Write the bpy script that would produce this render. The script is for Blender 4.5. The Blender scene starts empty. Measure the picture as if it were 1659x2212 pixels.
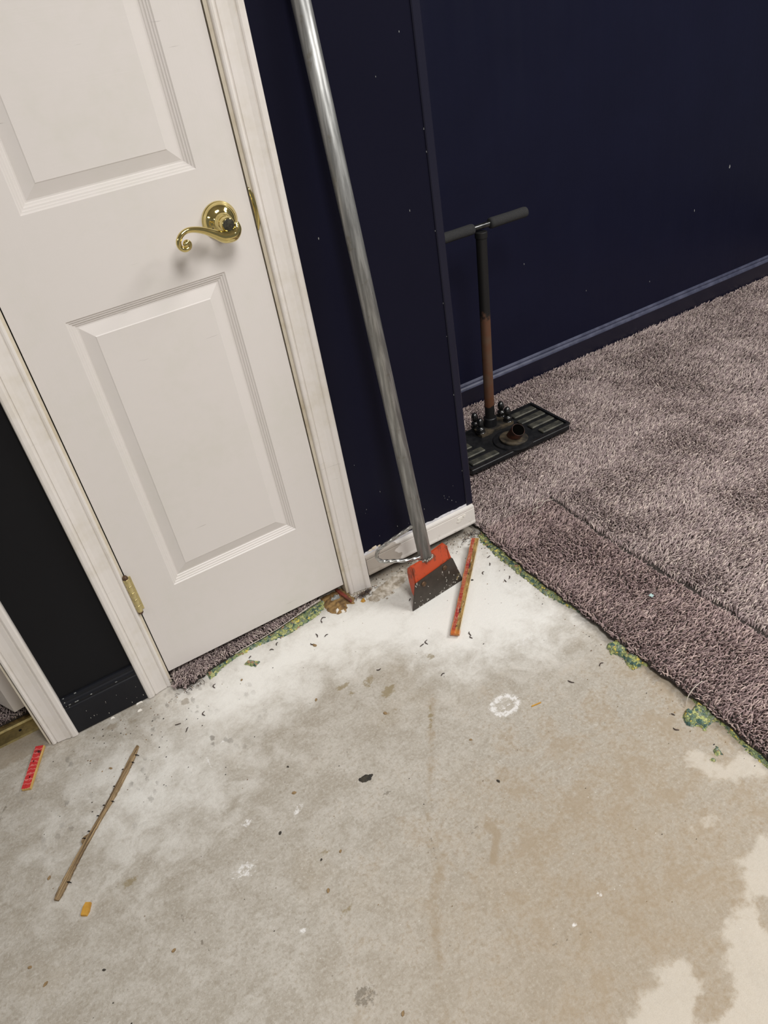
import bpy, math, random
import numpy as np
from mathutils import Vector, Matrix

C = bpy.context.scene.collection
# ------------------------------------------------------------------ camera
cam_d = bpy.data.cameras.new('camera')
cam = bpy.data.objects.new('camera', cam_d)
C.objects.link(cam)
R = [[0.85332336, -0.49865274, -0.15226518],
     [0.40177375, 0.4427737, 0.80157925],
     [-0.33229067, -0.74518246, 0.57817472]]
m = Matrix.Identity(4)
for i in range(3):
    for j in range(3):
        m[j][i] = R[i][j]
m[0][3], m[1][3], m[2][3] = -0.01393, -1.38840, 1.26525
cam.matrix_world = m
cam_d.sensor_fit = 'VERTICAL'
cam_d.sensor_height = 36.0
cam_d.lens = 1649.5 / 2212 * 36.0
cam_d.clip_start = 0.02
bpy.context.scene.camera = cam

# ------------------------------------------------------------------ world, lights, exposure
world = bpy.data.worlds.new('world')
bpy.context.scene.world = world
world.use_nodes = True
bg = world.node_tree.nodes['Background']
bg.inputs['Color'].default_value = (1.0, 0.985, 0.97, 1)
bg.inputs['Strength'].default_value = 0.17


def area(name, loc, sx, sy, power, col=(1, 0.985, 0.962), rot=(0, 0, 0)):
    l = bpy.data.lights.new(name, 'AREA')
    l.shape = 'RECTANGLE'
    l.size, l.size_y = sx, sy
    l.energy = power
    l.color = col
    o = bpy.data.objects.new(name, l)
    o.location = loc
    o.rotation_euler = rot
    C.objects.link(o)
    return o


area('ceiling_panel_front', (0.45, -1.95, 2.42), 0.6, 1.2, 56)
area('ceiling_panel_east', (2.35, -1.25, 2.42), 0.6, 1.2, 62)
area('ceiling_panel_west', (-2.4, -1.5, 2.42), 0.6, 1.2, 15)

vs = bpy.context.scene.view_settings
vs.view_transform = 'Standard'
vs.look = 'None'
vs.gamma = 1.0
vs.use_curve_mapping = False
vs.exposure = 0.0

rng = np.random.default_rng(7)
random.seed(7)


# ------------------------------------------------------------------ helpers: numbers
def s2l(c):
    c = np.asarray(c, float) / 255.0
    return tuple(np.where(c <= 0.04045, c / 12.92, ((c + 0.055) / 1.055) ** 2.4))


def rgb(r, g, b):
    return (*s2l((r, g, b)), 1.0)


_W = rng.normal(size=(24, 3)), rng.uniform(0, 6.28, 24)


def wob(x, y, scale, k=0):
    """smooth pseudo-noise in about -1..1"""
    v = 0
    for i in range(6):
        w = _W[0][(i + k * 5) % 24]
        ph = _W[1][(i * 3 + k * 7) % 24]
        f = scale * (0.7 + 0.35 * i)
        v = v + np.sin(f * (w[0] * x + w[1] * y) + ph + 1.3 * np.sin(f * 0.6 * (w[2] * x - w[0] * y) + ph * 2)) / (1 + 0.35 * i)
    return v / 2.6


def poly_sd(px, py, poly):
    """signed distance to polygon, negative inside"""
    px = np.asarray(px, float)
    py = np.asarray(py, float)
    d = np.full(px.shape, 1e9)
    ins = np.zeros(px.shape, bool)
    n = len(poly)
    for i in range(n):
        ax, ay = poly[i]
        bx, by = poly[(i + 1) % n]
        ex, ey = bx - ax, by - ay
        L = ex * ex + ey * ey + 1e-12
        t = np.clip(((px - ax) * ex + (py - ay) * ey) / L, 0, 1)
        d = np.minimum(d, np.hypot(px - ax - t * ex, py - ay - t * ey))
        c = ((ay > py) != (by > py)) & (px < (bx - ax) * (py - ay) / (by - ay + 1e-15) + ax)
        ins ^= c
    return np.where(ins, -d, d)


def line_d(px, py, pts):
    d = np.full(np.asarray(px).shape, 1e9)
    for i in range(len(pts) - 1):
        ax, ay = pts[i]
        bx, by = pts[i + 1]
        ex, ey = bx - ax, by - ay
        t = np.clip(((px - ax) * ex + (py - ay) * ey) / (ex * ex + ey * ey + 1e-12), 0, 1)
        d = np.minimum(d, np.hypot(px - ax - t * ex, py - ay - t * ey))
    return d


# ------------------------------------------------------------------ helpers: nodes
class NT:
    def __init__(self, name):
        self.m = bpy.data.materials.new(name)
        self.m.use_nodes = True
        self.t = self.m.node_tree
        self.n = self.t.nodes
        self.b = self.n['Principled BSDF']
        self.co = None

    def node(self, typ, **kw):
        nd = self.n.new(typ)
        for k, v in kw.items():
            setattr(nd, k, v)
        return nd

    def put(self, sock, v):
        if hasattr(v, 'is_output'):
            self.t.links.new(v, sock)
        else:
            sock.default_value = v

    def coord(self, scale=(1, 1, 1), kind='Object', rot=(0, 0, 0)):
        if self.co is None:
            self.co = self.node('ShaderNodeTexCoord')
        mp = self.node('ShaderNodeMapping')
        mp.inputs['Scale'].default_value = scale
        mp.inputs['Rotation'].default_value = rot
        self.t.links.new(self.co.outputs[kind], mp.inputs['Vector'])
        return mp.outputs['Vector']

    def noise(self, scale, detail=4, rough=0.55, vec=None, dist=0.0, out='Fac'):
        nd = self.node('ShaderNodeTexNoise')
        nd.inputs['Scale'].default_value = scale
        nd.inputs['Detail'].default_value = detail
        nd.inputs['Roughness'].default_value = rough
        nd.inputs['Distortion'].default_value = dist
        self.put(nd.inputs['Vector'], vec if vec is not None else self.coord())
        return nd.outputs[out]

    def voronoi(self, scale, vec=None, feature='F1', out='Distance', rnd=1.0):
        nd = self.node('ShaderNodeTexVoronoi', feature=feature)
        nd.inputs['Scale'].default_value = scale
        nd.inputs['Randomness'].default_value = rnd
        self.put(nd.inputs['Vector'], vec if vec is not None else self.coord())
        return nd.outputs[out]

    def math(self, op, a, b=0.0, c=0.0):
        nd = self.node('ShaderNodeMath', operation=op)
        self.put(nd.inputs[0], a)
        self.put(nd.inputs[1], b)
        self.put(nd.inputs[2], c)
        return nd.outputs[0]

    def step(self, v, lo, hi):
        nd = self.node('ShaderNodeMapRange', interpolation_type='SMOOTHSTEP')
        self.put(nd.inputs['Value'], v)
        nd.inputs['From Min'].default_value = lo
        nd.inputs['From Max'].default_value = hi
        return nd.outputs['Result']

    def mix(self, f, a, b, mode='MIX'):
        nd = self.node('ShaderNodeMix', data_type='RGBA', blend_type=mode)
        self.put(nd.inputs[0], f)
        self.put(nd.inputs[6], a)
        self.put(nd.inputs[7], b)
        return nd.outputs[2]

    def ramp(self, f, stops, interp='LINEAR'):
        nd = self.node('ShaderNodeValToRGB')
        nd.color_ramp.interpolation = interp
        e = nd.color_ramp.elements
        while len(e) < len(stops):
            e.new(0.5)
        for el, (p, c) in zip(e, stops):
            el.position = p
            el.color = c
        self.put(nd.inputs[0], f)
        return nd.outputs[0]

    def attr(self, name, out='Color'):
        nd = self.node('ShaderNodeAttribute', attribute_name=name)
        return nd.outputs[out]

    def sep(self, v):
        nd = self.node('ShaderNodeSeparateColor')
        self.put(nd.inputs[0], v)
        return nd.outputs

    def sepxyz(self, v):
        nd = self.node('ShaderNodeSeparateXYZ')
        self.put(nd.inputs[0], v)
        return nd.outputs

    def bump(self, h, strength=0.3, dist=0.002):
        nd = self.node('ShaderNodeBump')
        nd.inputs['Strength'].default_value = strength
        nd.inputs['Distance'].default_value = dist
        self.put(nd.inputs['Height'], h)
        self.put(self.b.inputs['Normal'], nd.outputs[0])

    def fin(self, col=None, rough=0.5, metal=0.0, spec=0.5):
        if col is not None:
            self.put(self.b.inputs['Base Color'], col)
        self.put(self.b.inputs['Roughness'], rough)
        self.put(self.b.inputs['Metallic'], metal)
        self.b.inputs['Specular IOR Level'].default_value = spec
        return self.m


# ------------------------------------------------------------------ materials
def simple(name, a, b, scale=30, rough=0.5, metal=0.0, bump=0.0, spec=0.5, stretch=(1, 1, 1)):
    t = NT(name)
    n = t.noise(scale, 5, 0.6, t.coord(stretch))
    col = t.mix(t.step(n, 0.35, 0.65), a, b)
    if bump:
        t.bump(n, bump, 0.001)
    return t.fin(col, rough, metal, spec)


def white_paint(name, base, grime, grain=None, grime_amt=0.5, rough=0.42):
    t = NT(name)
    n = t.noise(5, 5, 0.6)
    n2 = t.noise(40, 4, 0.6)
    f = t.math('MULTIPLY', t.step(t.math('ADD', n, t.math('MULTIPLY', n2, 0.25)), 0.55, 0.95), grime_amt)
    col = t.mix(f, base, grime)
    # scuffs: thin dark horizontal scrapes
    sc = t.noise(1.0, 2, 0.5, t.coord((14, 14, 420)))
    sm = t.noise(7, 1, 0.5)
    k = t.math('MULTIPLY', t.step(sc, 0.70, 0.74), t.step(sm, 0.56, 0.62))
    col = t.mix(t.math('MULTIPLY', k, 0.45), col, rgb(120, 115, 108))
    if grain == 'h':
        g = t.noise(1.0, 5, 0.6, t.coord((9, 9, 330)), 0.6)
    elif grain == 'v':
        g = t.noise(1.0, 5, 0.6, t.coord((330, 9, 9)), 0.6)
    else:
        g = t.noise(160, 3, 0.5)
    t.bump(g, 0.12 if grain else 0.06, 0.0012)
    return t.fin(col, rough, 0, 0.45)


M = {}
M['door_rail'] = white_paint('white_rail_paint', rgb(219, 213, 209), rgb(209, 206, 196), 'h', 0.5)
M['door_stile'] = white_paint('white_stile_paint', rgb(219, 213, 209), rgb(209, 206, 196), 'v', 0.5)
M['casing'] = white_paint('white_trim_paint', rgb(226, 220, 215), rgb(204, 195, 178), None, 0.7)
M['jamb'] = white_paint('soiled_jamb_paint', rgb(214, 205, 188), rgb(176, 160, 130), None, 0.9)


def navy(name, a, b, fleck=0.735, streak=False, rough=0.38, spec=0.09):
    t = NT(name)
    n = t.noise(6, 4, 0.6)
    col = t.mix(n, a, b)
    fl = t.noise(75, 2, 0.5)
    col = t.mix(t.step(fl, fleck, fleck + 0.01), col, rgb(150, 150, 155))
    h = t.noise(220, 3, 0.5)
    if streak:
        st = t.noise(1.0, 3, 0.6, t.coord((26, 26, 0.7)))
        h = t.math('ADD', t.math('MULTIPLY', h, 0.35), t.math('MULTIPLY', st, 1.2))
        t.bump(h, 0.22, 0.002)
        r = t.math('ADD', t.math('MULTIPLY', st, 0.22), rough - 0.08)
    else:
        t.bump(h, 0.10, 0.001)
        r = rough
    return t.fin(col, r, 0, spec)


M['navy_wall'] = navy('navy_wall_paint', rgb(19, 19, 33), rgb(22, 22, 37), 0.95)
M['black_wall'] = navy('charcoal_wall_paint', rgb(25, 25, 27), rgb(28, 28, 30), 0.95)
M['navy_alcove'] = navy('navy_alcove_paint', rgb(19, 20, 38), rgb(23, 25, 46), 0.95, True, 0.34, 0.16)
M['navy_trim'] = navy('navy_gloss_trim_paint', rgb(15, 16, 34), rgb(19, 20, 40), 0.95, False, 0.30, 0.6)
M['bead_highlight'] = simple('navy_bead_highlight', rgb(84, 87, 108), rgb(62, 65, 86), 25, 0.45, 0, 0, 0.5)  # paler than the trim: the bead's gloss highlight put into its colour
M['navy_guard'] = navy('navy_corner_guard_paint', rgb(27, 27, 42), rgb(31, 31, 46), 0.95, False, 0.35, 0.25)
M['black_trim'] = navy('worn_dark_trim_paint', rgb(22, 23, 28), rgb(29, 30, 36), 0.95, False, 0.33, 0.25)
M['ceiling'] = simple('ceiling_paint', rgb(225, 222, 214), rgb(218, 214, 206), 30, 0.8)
M['dark_void'] = simple('cavity_shade', rgb(18, 16, 14), rgb(26, 23, 20), 40, 0.9)

# old white baseboard: raw beige where the white stops
t = NT('old_baseboard_paint')
x, y, z = t.sepxyz(t.coord())[0:3]
edge = t.math('ADD', x, t.math('MULTIPLY', t.noise(28, 3, 0.6), 0.06))
edge = t.math('ADD', edge, t.math('MULTIPLY', t.math('SINE', t.math('MULTIPLY', z, 210.0)), 0.006))
raw = t.step(edge, 0.645, 0.650)
col = t.mix(raw, rgb(176, 167, 157), rgb(226, 221, 215))
dirt = t.math('MULTIPLY', t.step(t.noise(60, 4, 0.7), 0.55, 0.75), t.step(z, 0.062, 0.034))
col = t.mix(t.math('MULTIPLY', dirt, 0.7), col, rgb(120, 108, 92))
t.bump(t.noise(90, 3), 0.25, 0.001)
M['old_base'] = t.fin(col, 0.5)
M['bare_drywall'] = simple('bare_white_drywall', rgb(222, 222, 228), rgb(205, 203, 206), 60, 0.8, bump=0.2)
M['torn_paper'] = simple('torn_drywall_paper', rgb(205, 188, 160), rgb(226, 216, 200), 80, 0.9)

M['brass'] = simple('polished_brass', (0.74, 0.62, 0.27, 1), (0.68, 0.57, 0.25, 1), 12, 0.09, 1.0)
M['brass_dull'] = simple('worn_brass', (0.62, 0.50, 0.22, 1), (0.45, 0.36, 0.17, 1), 90, 0.36, 1.0, 0.15)
M['hinge_brass'] = simple('painted_over_brass', (0.70, 0.60, 0.30, 1), (0.58, 0.49, 0.25, 1), 120, 0.35, 0.85, 0.1)
M['void_black'] = simple('unlit_bore', rgb(6, 5, 5), rgb(9, 8, 7), 40, 1.0, spec=0.0)
M['dark_hole'] = simple('dark_recess', rgb(30, 26, 18), rgb(44, 38, 26), 60, 0.6)
M['hub_face'] = simple('tarnished_hub_face', (0.06, 0.055, 0.035, 1), (0.025, 0.022, 0.016, 1), 300, 0.6, 0.3)

t = NT('galvanised_steel')
st = t.noise(1.0, 4, 0.6, t.coord((130, 130, 5)))
sp = t.noise(40, 4, 0.65)
col = t.mix(t.step(st, 0.35, 0.7), (0.22, 0.22, 0.215, 1), (0.42, 0.42, 0.41, 1))
col = t.mix(t.math('MULTIPLY', t.step(sp, 0.58, 0.70), 0.6), col, (0.20, 0.185, 0.15, 1))
t.bump(st, 0.2, 0.0008)
M['galv'] = t.fin(col, t.math('ADD', t.math('MULTIPLY', sp, 0.2), 0.35), 0.75)
M['rod'] = simple('bright_twisted_steel', (0.50, 0.50, 0.49, 1), (0.33, 0.32, 0.30, 1), 60, 0.3, 0.9)
M['weld'] = simple('weld_bead', (0.45, 0.43, 0.40, 1), (0.2, 0.17, 0.13, 1), 200, 0.45, 0.7, 0.4)

t = NT('orange_chipped_paint')
n = t.noise(1.0, 5, 0.65, t.coord((70, 70, 30)))
n2 = t.noise(22, 4, 0.6)
col = t.mix(n2, rgb(202, 78, 38), rgb(180, 66, 34))
col = t.mix(t.math('MULTIPLY', t.step(n, 0.53, 0.64), 0.75), col, rgb(96, 52, 34))
t.bump(n, 0.25, 0.0008)
M['orange'] = t.fin(col, 0.5)

t = NT('blackened_blade_steel')
n = t.noise(45, 5, 0.7)
sp = t.noise(1.0, 3, 0.6, t.coord((150, 150, 60)))
col = t.mix(n, rgb(40, 36, 33), rgb(82, 74, 66))
col = t.mix(t.step(t.noise(26, 3, 0.6), 0.66, 0.72), col, rgb(150, 135, 100))
col = t.mix(t.step(sp, 0.665, 0.69), col, rgb(205, 202, 195))
M['blade'] = t.fin(col, 0.45, 0.35)
M['bolt_rust'] = simple('rusty_bolt', rgb(112, 84, 58), rgb(70, 54, 42), 200, 0.55, 0.4, 0.3)

M['iron'] = simple('black_painted_iron', rgb(24, 25, 28), rgb(38, 38, 40), 60, 0.45, 0.3, 0.3)
M['land'] = simple('worn_iron_ridge', rgb(92, 90, 80), rgb(58, 58, 54), 55, 0.55, 0.35, 0.3)
M['worn_plate'] = simple('worn_bracket_iron', rgb(104, 92, 74), rgb(44, 42, 40), 26, 0.55, 0.3, 0.3)
M['bolt'] = simple('oily_black_bolt', (0.06, 0.06, 0.06, 1), (0.12, 0.12, 0.12, 1), 90, 0.25, 0.9)
M['grip'] = simple('dark_foam_grip', rgb(50, 50, 50), rgb(40, 40, 42), 400, 0.9, 0, 0.4)
M['socket'] = simple('rusty_socket_pipe', rgb(86, 48, 34), rgb(40, 32, 28), 60, 0.6, 0.3, 0.3)
t = NT('rusting_handle_pipe')
x, y, z = t.sepxyz(t.coord())[0:3]
n = t.noise(30, 5, 0.65)
r_ = t.step(t.math('ADD', z, t.math('MULTIPLY', n, 0.10)), 0.445, 0.425)
rust = t.mix(t.step(t.noise(18, 4, 0.6), 0.4, 0.62), rgb(102, 68, 50), rgb(100, 78, 62))
low = t.step(t.math('ADD', z, t.math('MULTIPLY', n, 0.04)), 0.155, 0.145)
rust = t.mix(t.math('MULTIPLY', low, 0.55), rust, rgb(104, 60, 32))
low2 = t.step(t.math('ADD', z, t.math('MULTIPLY', n, 0.02)), 0.112, 0.108)
col = t.mix(r_, rgb(28, 27, 27), rust)
col = t.mix(low2, col, rgb(26, 25, 25))
t.bump(n, 0.3, 0.001)
M['rustpipe'] = t.fin(col, 0.6, 0.25)

# carpet
t = NT('brown_mauve_carpet_pile')
M['pile'] = t.fin(t.attr('tint'), 0.85, 0, 0.15)
M['backing'] = simple('carpet_backing', rgb(58, 50, 46), rgb(40, 34, 32), 200, 0.95)
M['backing_edge'] = simple('pale_woven_backing', rgb(205, 196, 188), rgb(150, 140, 132), 220, 0.9, 0, 0.4)
M['thread'] = simple('pale_loose_thread', rgb(205, 196, 184), rgb(180, 170, 160), 200, 0.8)

t = NT('rebonded_foam')
vec = t.coord((1, 1, 1.6))
wv = t.node('ShaderNodeVectorMath', operation='ADD')
t.put(wv.inputs[0], vec)
nn = t.node('ShaderNodeVectorMath', operation='SCALE')
t.put(nn.inputs[0], t.noise(120, 2, 0.5, out='Color'))
nn.inputs['Scale'].default_value = 0.012
t.put(wv.inputs[1], nn.outputs[0])
cell = t.voronoi(150, wv.outputs[0], out='Color')
v = t.sep(cell)
col = t.ramp(v[0], [(0, rgb(78, 104, 98)), (0.12, rgb(136, 150, 108)), (0.32, rgb(176, 182, 120)), (0.5, rgb(108, 128, 110)),
                    (0.60, rgb(190, 192, 134)), (0.76, rgb(142, 152, 134)), (0.92, rgb(216, 200, 104)), (0.975, rgb(176, 142, 112))], 'CONSTANT')
d = t.voronoi(150, wv.outputs[0], 'DISTANCE_TO_EDGE')
col = t.mix(t.math('MULTIPLY', t.step(d, 0.09, 0.0), 0.75), col, rgb(44, 58, 50))
fine = t.noise(600, 3, 0.6)
col = t.mix(t.math('MULTIPLY', t.step(fine, 0.5, 0.7), 0.3), col, rgb(60, 76, 66))
t.bump(t.math('ADD', d, t.math('MULTIPLY', fine, 0.4)), 0.8, 0.003)
M['foam'] = t.fin(col, 0.9, 0, 0.2)


# floor concrete, masks painted per vertex (stains and paint with a shape of their own)
t = NT('bare_concrete_slab')
ma = t.sep(t.attr('stain_a'))
mb = t.sep(t.attr('stain_b'))
big = t.noise(3.2, 5, 0.6)
med = t.noise(16, 6, 0.68, dist=0.4)
fin = t.noise(120, 5, 0.7)
gr = t.noise(600, 3, 0.6)
smear = t.noise(1.0, 5, 0.62, t.coord((16, 60, 1), rot=(0, 0, 0.5)), 0.8)
col = t.mix(t.step(med, 0.36, 0.66), rgb(178, 170, 157), rgb(200, 194, 184))
col = t.mix(t.math('MULTIPLY', t.step(smear, 0.5, 0.66), 0.28), col, rgb(208, 203, 194))
col = t.mix(t.math('MULTIPLY', t.step(fin, 0.50, 0.68), 0.50), col, rgb(158, 148, 131))
col = t.mix(t.math('MULTIPLY', t.step(big, 0.5, 0.66), 0.35), col, rgb(180, 167, 147))
fl1 = t.noise(190, 4, 0.7)
col = t.mix(t.math('MULTIPLY', t.step(fl1, 0.50, 0.66), 0.42), col, rgb(216, 211, 202))
col = t.mix(t.math('MULTIPLY', t.step(fl1, 0.46, 0.32), 0.34), col, rgb(146, 136, 120))
mot = t.noise(70, 6, 0.75, dist=0.8)
col = t.mix(t.math('MULTIPLY', t.step(mot, 0.50, 0.62), 0.30), col, rgb(150, 139, 122))
# warm tan staining
e1 = t.math('ADD', ma[2], t.math('MULTIPLY', t.math('SUBTRACT', med, 0.5), 2.4))
e1 = t.math('ADD', e1, t.math('MULTIPLY', t.math('SUBTRACT', fin, 0.5), 1.0))
col = t.mix(t.math('MULTIPLY', t.step(e1, 0.25, 0.95), 0.72), col, rgb(160, 142, 116))
# yellowish warm tint
col = t.mix(t.math('MULTIPLY', mb[0], 0.50), col, rgb(160, 140, 112))
# pale paint patches with scalloped edges
e2 = t.math('ADD', ma[1], t.math('MULTIPLY', t.math('SUBTRACT', t.noise(26, 5, 0.66), 0.5), 1.3))
col = t.mix(t.math('MULTIPLY', t.step(e2, 0.36, 0.68), t.math('ADD', 0.35, t.math('MULTIPLY', med, 0.6))), col, rgb(214, 206, 193))
# white plaster powder
e3 = t.math('ADD', ma[0], t.math('MULTIPLY', t.math('SUBTRACT', med, 0.5), 1.0))
e3 = t.math('ADD', e3, t.math('MULTIPLY', t.math('SUBTRACT', fin, 0.5), 0.45))
col = t.mix(t.math('MULTIPLY', t.step(e3, 0.08, 1.05), 0.97), col, rgb(247, 245, 239))
# olive adhesive stains
olv = t.node('ShaderNodeAttribute', attribute_name='stain_c')
mc = t.sep(olv.outputs['Color'])
e4 = t.math('ADD', mc[0], t.math('MULTIPLY', t.math('SUBTRACT', t.noise(60, 6, 0.72), 0.5), 2.6))
col = t.mix(t.math('MULTIPLY', t.step(e4, 0.45, 0.85), 0.72), col, rgb(146, 130, 94))
# dark scars / scuffs
e5 = t.math('ADD', mc[1], t.math('MULTIPLY', t.math('SUBTRACT', t.noise(110, 6, 0.75), 0.5), 2.8))
col = t.mix(t.math('MULTIPLY', t.step(e5, 0.50, 0.80), 0.62), col, rgb(104, 95, 80))
# white chalky marks
e6 = t.math('ADD', mc[2], t.math('MULTIPLY', t.math('SUBTRACT', t.noise(120, 5, 0.75), 0.5), 2.6))
col = t.mix(t.math('MULTIPLY', t.step(e6, 0.55, 1.0), 0.85), col, rgb(246, 244, 242))
# grime along the wall
e7 = t.math('ADD', mb[1], t.math('MULTIPLY', t.math('SUBTRACT', t.noise(42, 5, 0.7), 0.5), 1.4))
col = t.mix(t.math('MULTIPLY', t.step(e7, 0.45, 0.75), 0.6), col, rgb(150, 136, 116))
# small grey flecks in the slab by the dark wall
fv = t.voronoi(62, t.coord((1, 0.6, 1), rot=(0, 0, 0.9)))
fv = t.math('ADD', fv, t.math('MULTIPLY', t.math('SUBTRACT', t.noise(210, 4, 0.7, dist=0.6), 0.5), 0.75))
fk = t.math('MULTIPLY', t.step(fv, 0.36, 0.24), t.step(t.noise(9, 2), 0.50, 0.60))
col = t.mix(t.math('MULTIPLY', t.math('MULTIPLY', fk, mb[2]), 0.75), col, rgb(122, 116, 108))
# everywhere: pits and pin specks
pv = t.voronoi(48)
pk = t.math('MULTIPLY', t.step(pv, 0.085, 0.05), t.step(t.noise(13, 2), 0.5, 0.6))
col = t.mix(t.math('MULTIPLY', pk, 0.5), col, rgb(116, 106, 90))
wk = t.step(t.voronoi(37, t.coord((1, 1.3, 1), rot=(0, 0, 0.3))), 0.05, 0.03)
col = t.mix(t.math('MULTIPLY', wk, 0.7), col, rgb(226, 222, 214))
col = t.mix(t.math('MULTIPLY', t.step(gr, 0.4, 0.7), 0.10), col, rgb(120, 112, 100))
col = t.mix(1.0, col, (0.88, 0.88, 0.885, 1), 'MULTIPLY')
t.bump(t.math('ADD', t.math('ADD', fin, t.math('MULTIPLY', med, 0.8)), t.math('MULTIPLY', gr, 0.5)), 0.34, 0.0026)
M['concrete'] = t.fin(col, 0.72, 0, 0.3)

# wood bits
t = NT('split_wood_grain')
g = t.noise(1.0, 3, 0.6, t.coord((4, 520, 300)))
col = t.ramp(g, [(0.32, rgb(58, 44, 30)), (0.45, rgb(112, 90, 62)), (0.57, rgb(160, 136, 100)), (0.68, rgb(84, 64, 44))])
t.bump(g, 0.8, 0.002)
M['stick'] = t.fin(col, 0.75)
M['pale_wood'] = simple('pale_plywood', rgb(206, 172, 106), rgb(184, 146, 84), 30, 0.7, 0, 0.3, 0.4, (1, 8, 8))
t = NT('printed_orange_red_strip')
x, y, z = t.sepxyz(t.coord())[0:3]
n = t.noise(1.0, 4, 0.65, t.coord((30, 140, 140)))
red = t.mix(t.step(t.noise(24, 3, 0.6), 0.42, 0.6), rgb(172, 92, 62), rgb(158, 46, 44))
hat = t.step(t.math('SINE', t.math('ADD', t.math('MULTIPLY', x, 620.0), t.math('MULTIPLY', t.noise(90, 2), 9.0))), 0.75, 0.95)
red = t.mix(t.math('MULTIPLY', hat, 0.22), red, rgb(204, 164, 136))
och = t.mix(t.step(n, 0.4, 0.62), rgb(170, 136, 74), rgb(126, 98, 54))
half = t.step(t.math('ADD', y, t.math('MULTIPLY', t.math('SUBTRACT', n, 0.5), 0.004)), 0.0000, 0.0012)
edge = t.step(t.math('ABSOLUTE', y), 0.0088, 0.0098)
och = t.mix(edge, och, rgb(222, 212, 190))
red = t.mix(edge, red, rgb(198, 140, 80))
dk = t.math('MULTIPLY', t.step(t.noise(26, 3, 0.6), 0.52, 0.62), t.step(t.math('ABSOLUTE', t.math('ADD', y, 0.0010)), 0.0030, 0.0016))
col = t.mix(half, och, red)
col = t.mix(t.math('MULTIPLY', dk, 0.85), col, rgb(52, 40, 34))
scr_ = t.noise(1.0, 3, 0.6, t.coord((60, 420, 420), rot=(0, 0, 0.35)))
col = t.mix(t.math('MULTIPLY', t.step(scr_, 0.60, 0.66), 0.55), col, rgb(214, 196, 170))
col = t.mix(t.math('MULTIPLY', t.step(scr_, 0.40, 0.34), 0.5), col, rgb(84, 50, 38))
end = t.step(x, -0.146, -0.160)
col = t.mix(t.math('MULTIPLY', end, 0.6), col, rgb(206, 116, 34))
t.bump(n, 0.4, 0.001)
M['long_strip'] = t.fin(col, 0.6)
t = NT('printed_red_strip')
n = t.noise(60, 4, 0.65)
hat = t.step(t.math('SINE', t.math('ADD', t.math('MULTIPLY', t.sepxyz(t.coord())[0], 560.0), t.math('MULTIPLY', t.noise(70, 2), 12.0))), 0.55, 0.9)
col = t.mix(n, rgb(184, 40, 44), rgb(204, 58, 58))
col = t.mix(t.math('MULTIPLY', hat, 0.5), col, rgb(222, 150, 140))
col = t.mix(t.math('MULTIPLY', t.step(t.noise(42, 4, 0.7), 0.60, 0.66), 0.8), col, rgb(64, 34, 38))
M['short_strip'] = t.fin(col, 0.6)
M['particle_wood'] = simple('ochre_particle_wood', rgb(158, 126, 78), rgb(104, 80, 52), 60, 0.8, 0, 0.5)
M['red_splinter'] = simple('red_splinter_wood', rgb(146, 66, 54), rgb(104, 62, 48), 70, 0.7)
M['yellow_chip'] = simple('yellow_wood_chip', rgb(196, 148, 58), rgb(176, 128, 48), 60, 0.7)
M['plaster'] = simple('white_plaster_crumb', rgb(240, 236, 228), rgb(220, 214, 204), 90, 0.9)
M['grey_fluff'] = simple('grey_fluff', rgb(170, 172, 170), rgb(120, 120, 118), 120, 0.9, 0, 0.5)
M['fibre'] = simple('dark_fibre', rgb(72, 58, 52), rgb(50, 42, 40), 90, 0.8)
M['fibre_pale'] = simple('tan_fibre', rgb(140, 120, 100), rgb(118, 98, 82), 90, 0.8)
M['crumb_dark'] = simple('dark_crumb', rgb(62, 56, 46), rgb(40, 38, 34), 150, 0.85)
M['crumb_tan'] = simple('tan_crumb', rgb(150, 124, 88), rgb(118, 98, 70), 150, 0.85)
M['nail'] = simple('dark_tack_pin', rgb(54, 50, 48), rgb(34, 32, 32), 100, 0.4, 0.8)
M['blue_bit'] = simple('pale_blue_paper', rgb(176, 200, 198), rgb(160, 188, 188), 80, 0.8)


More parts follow.
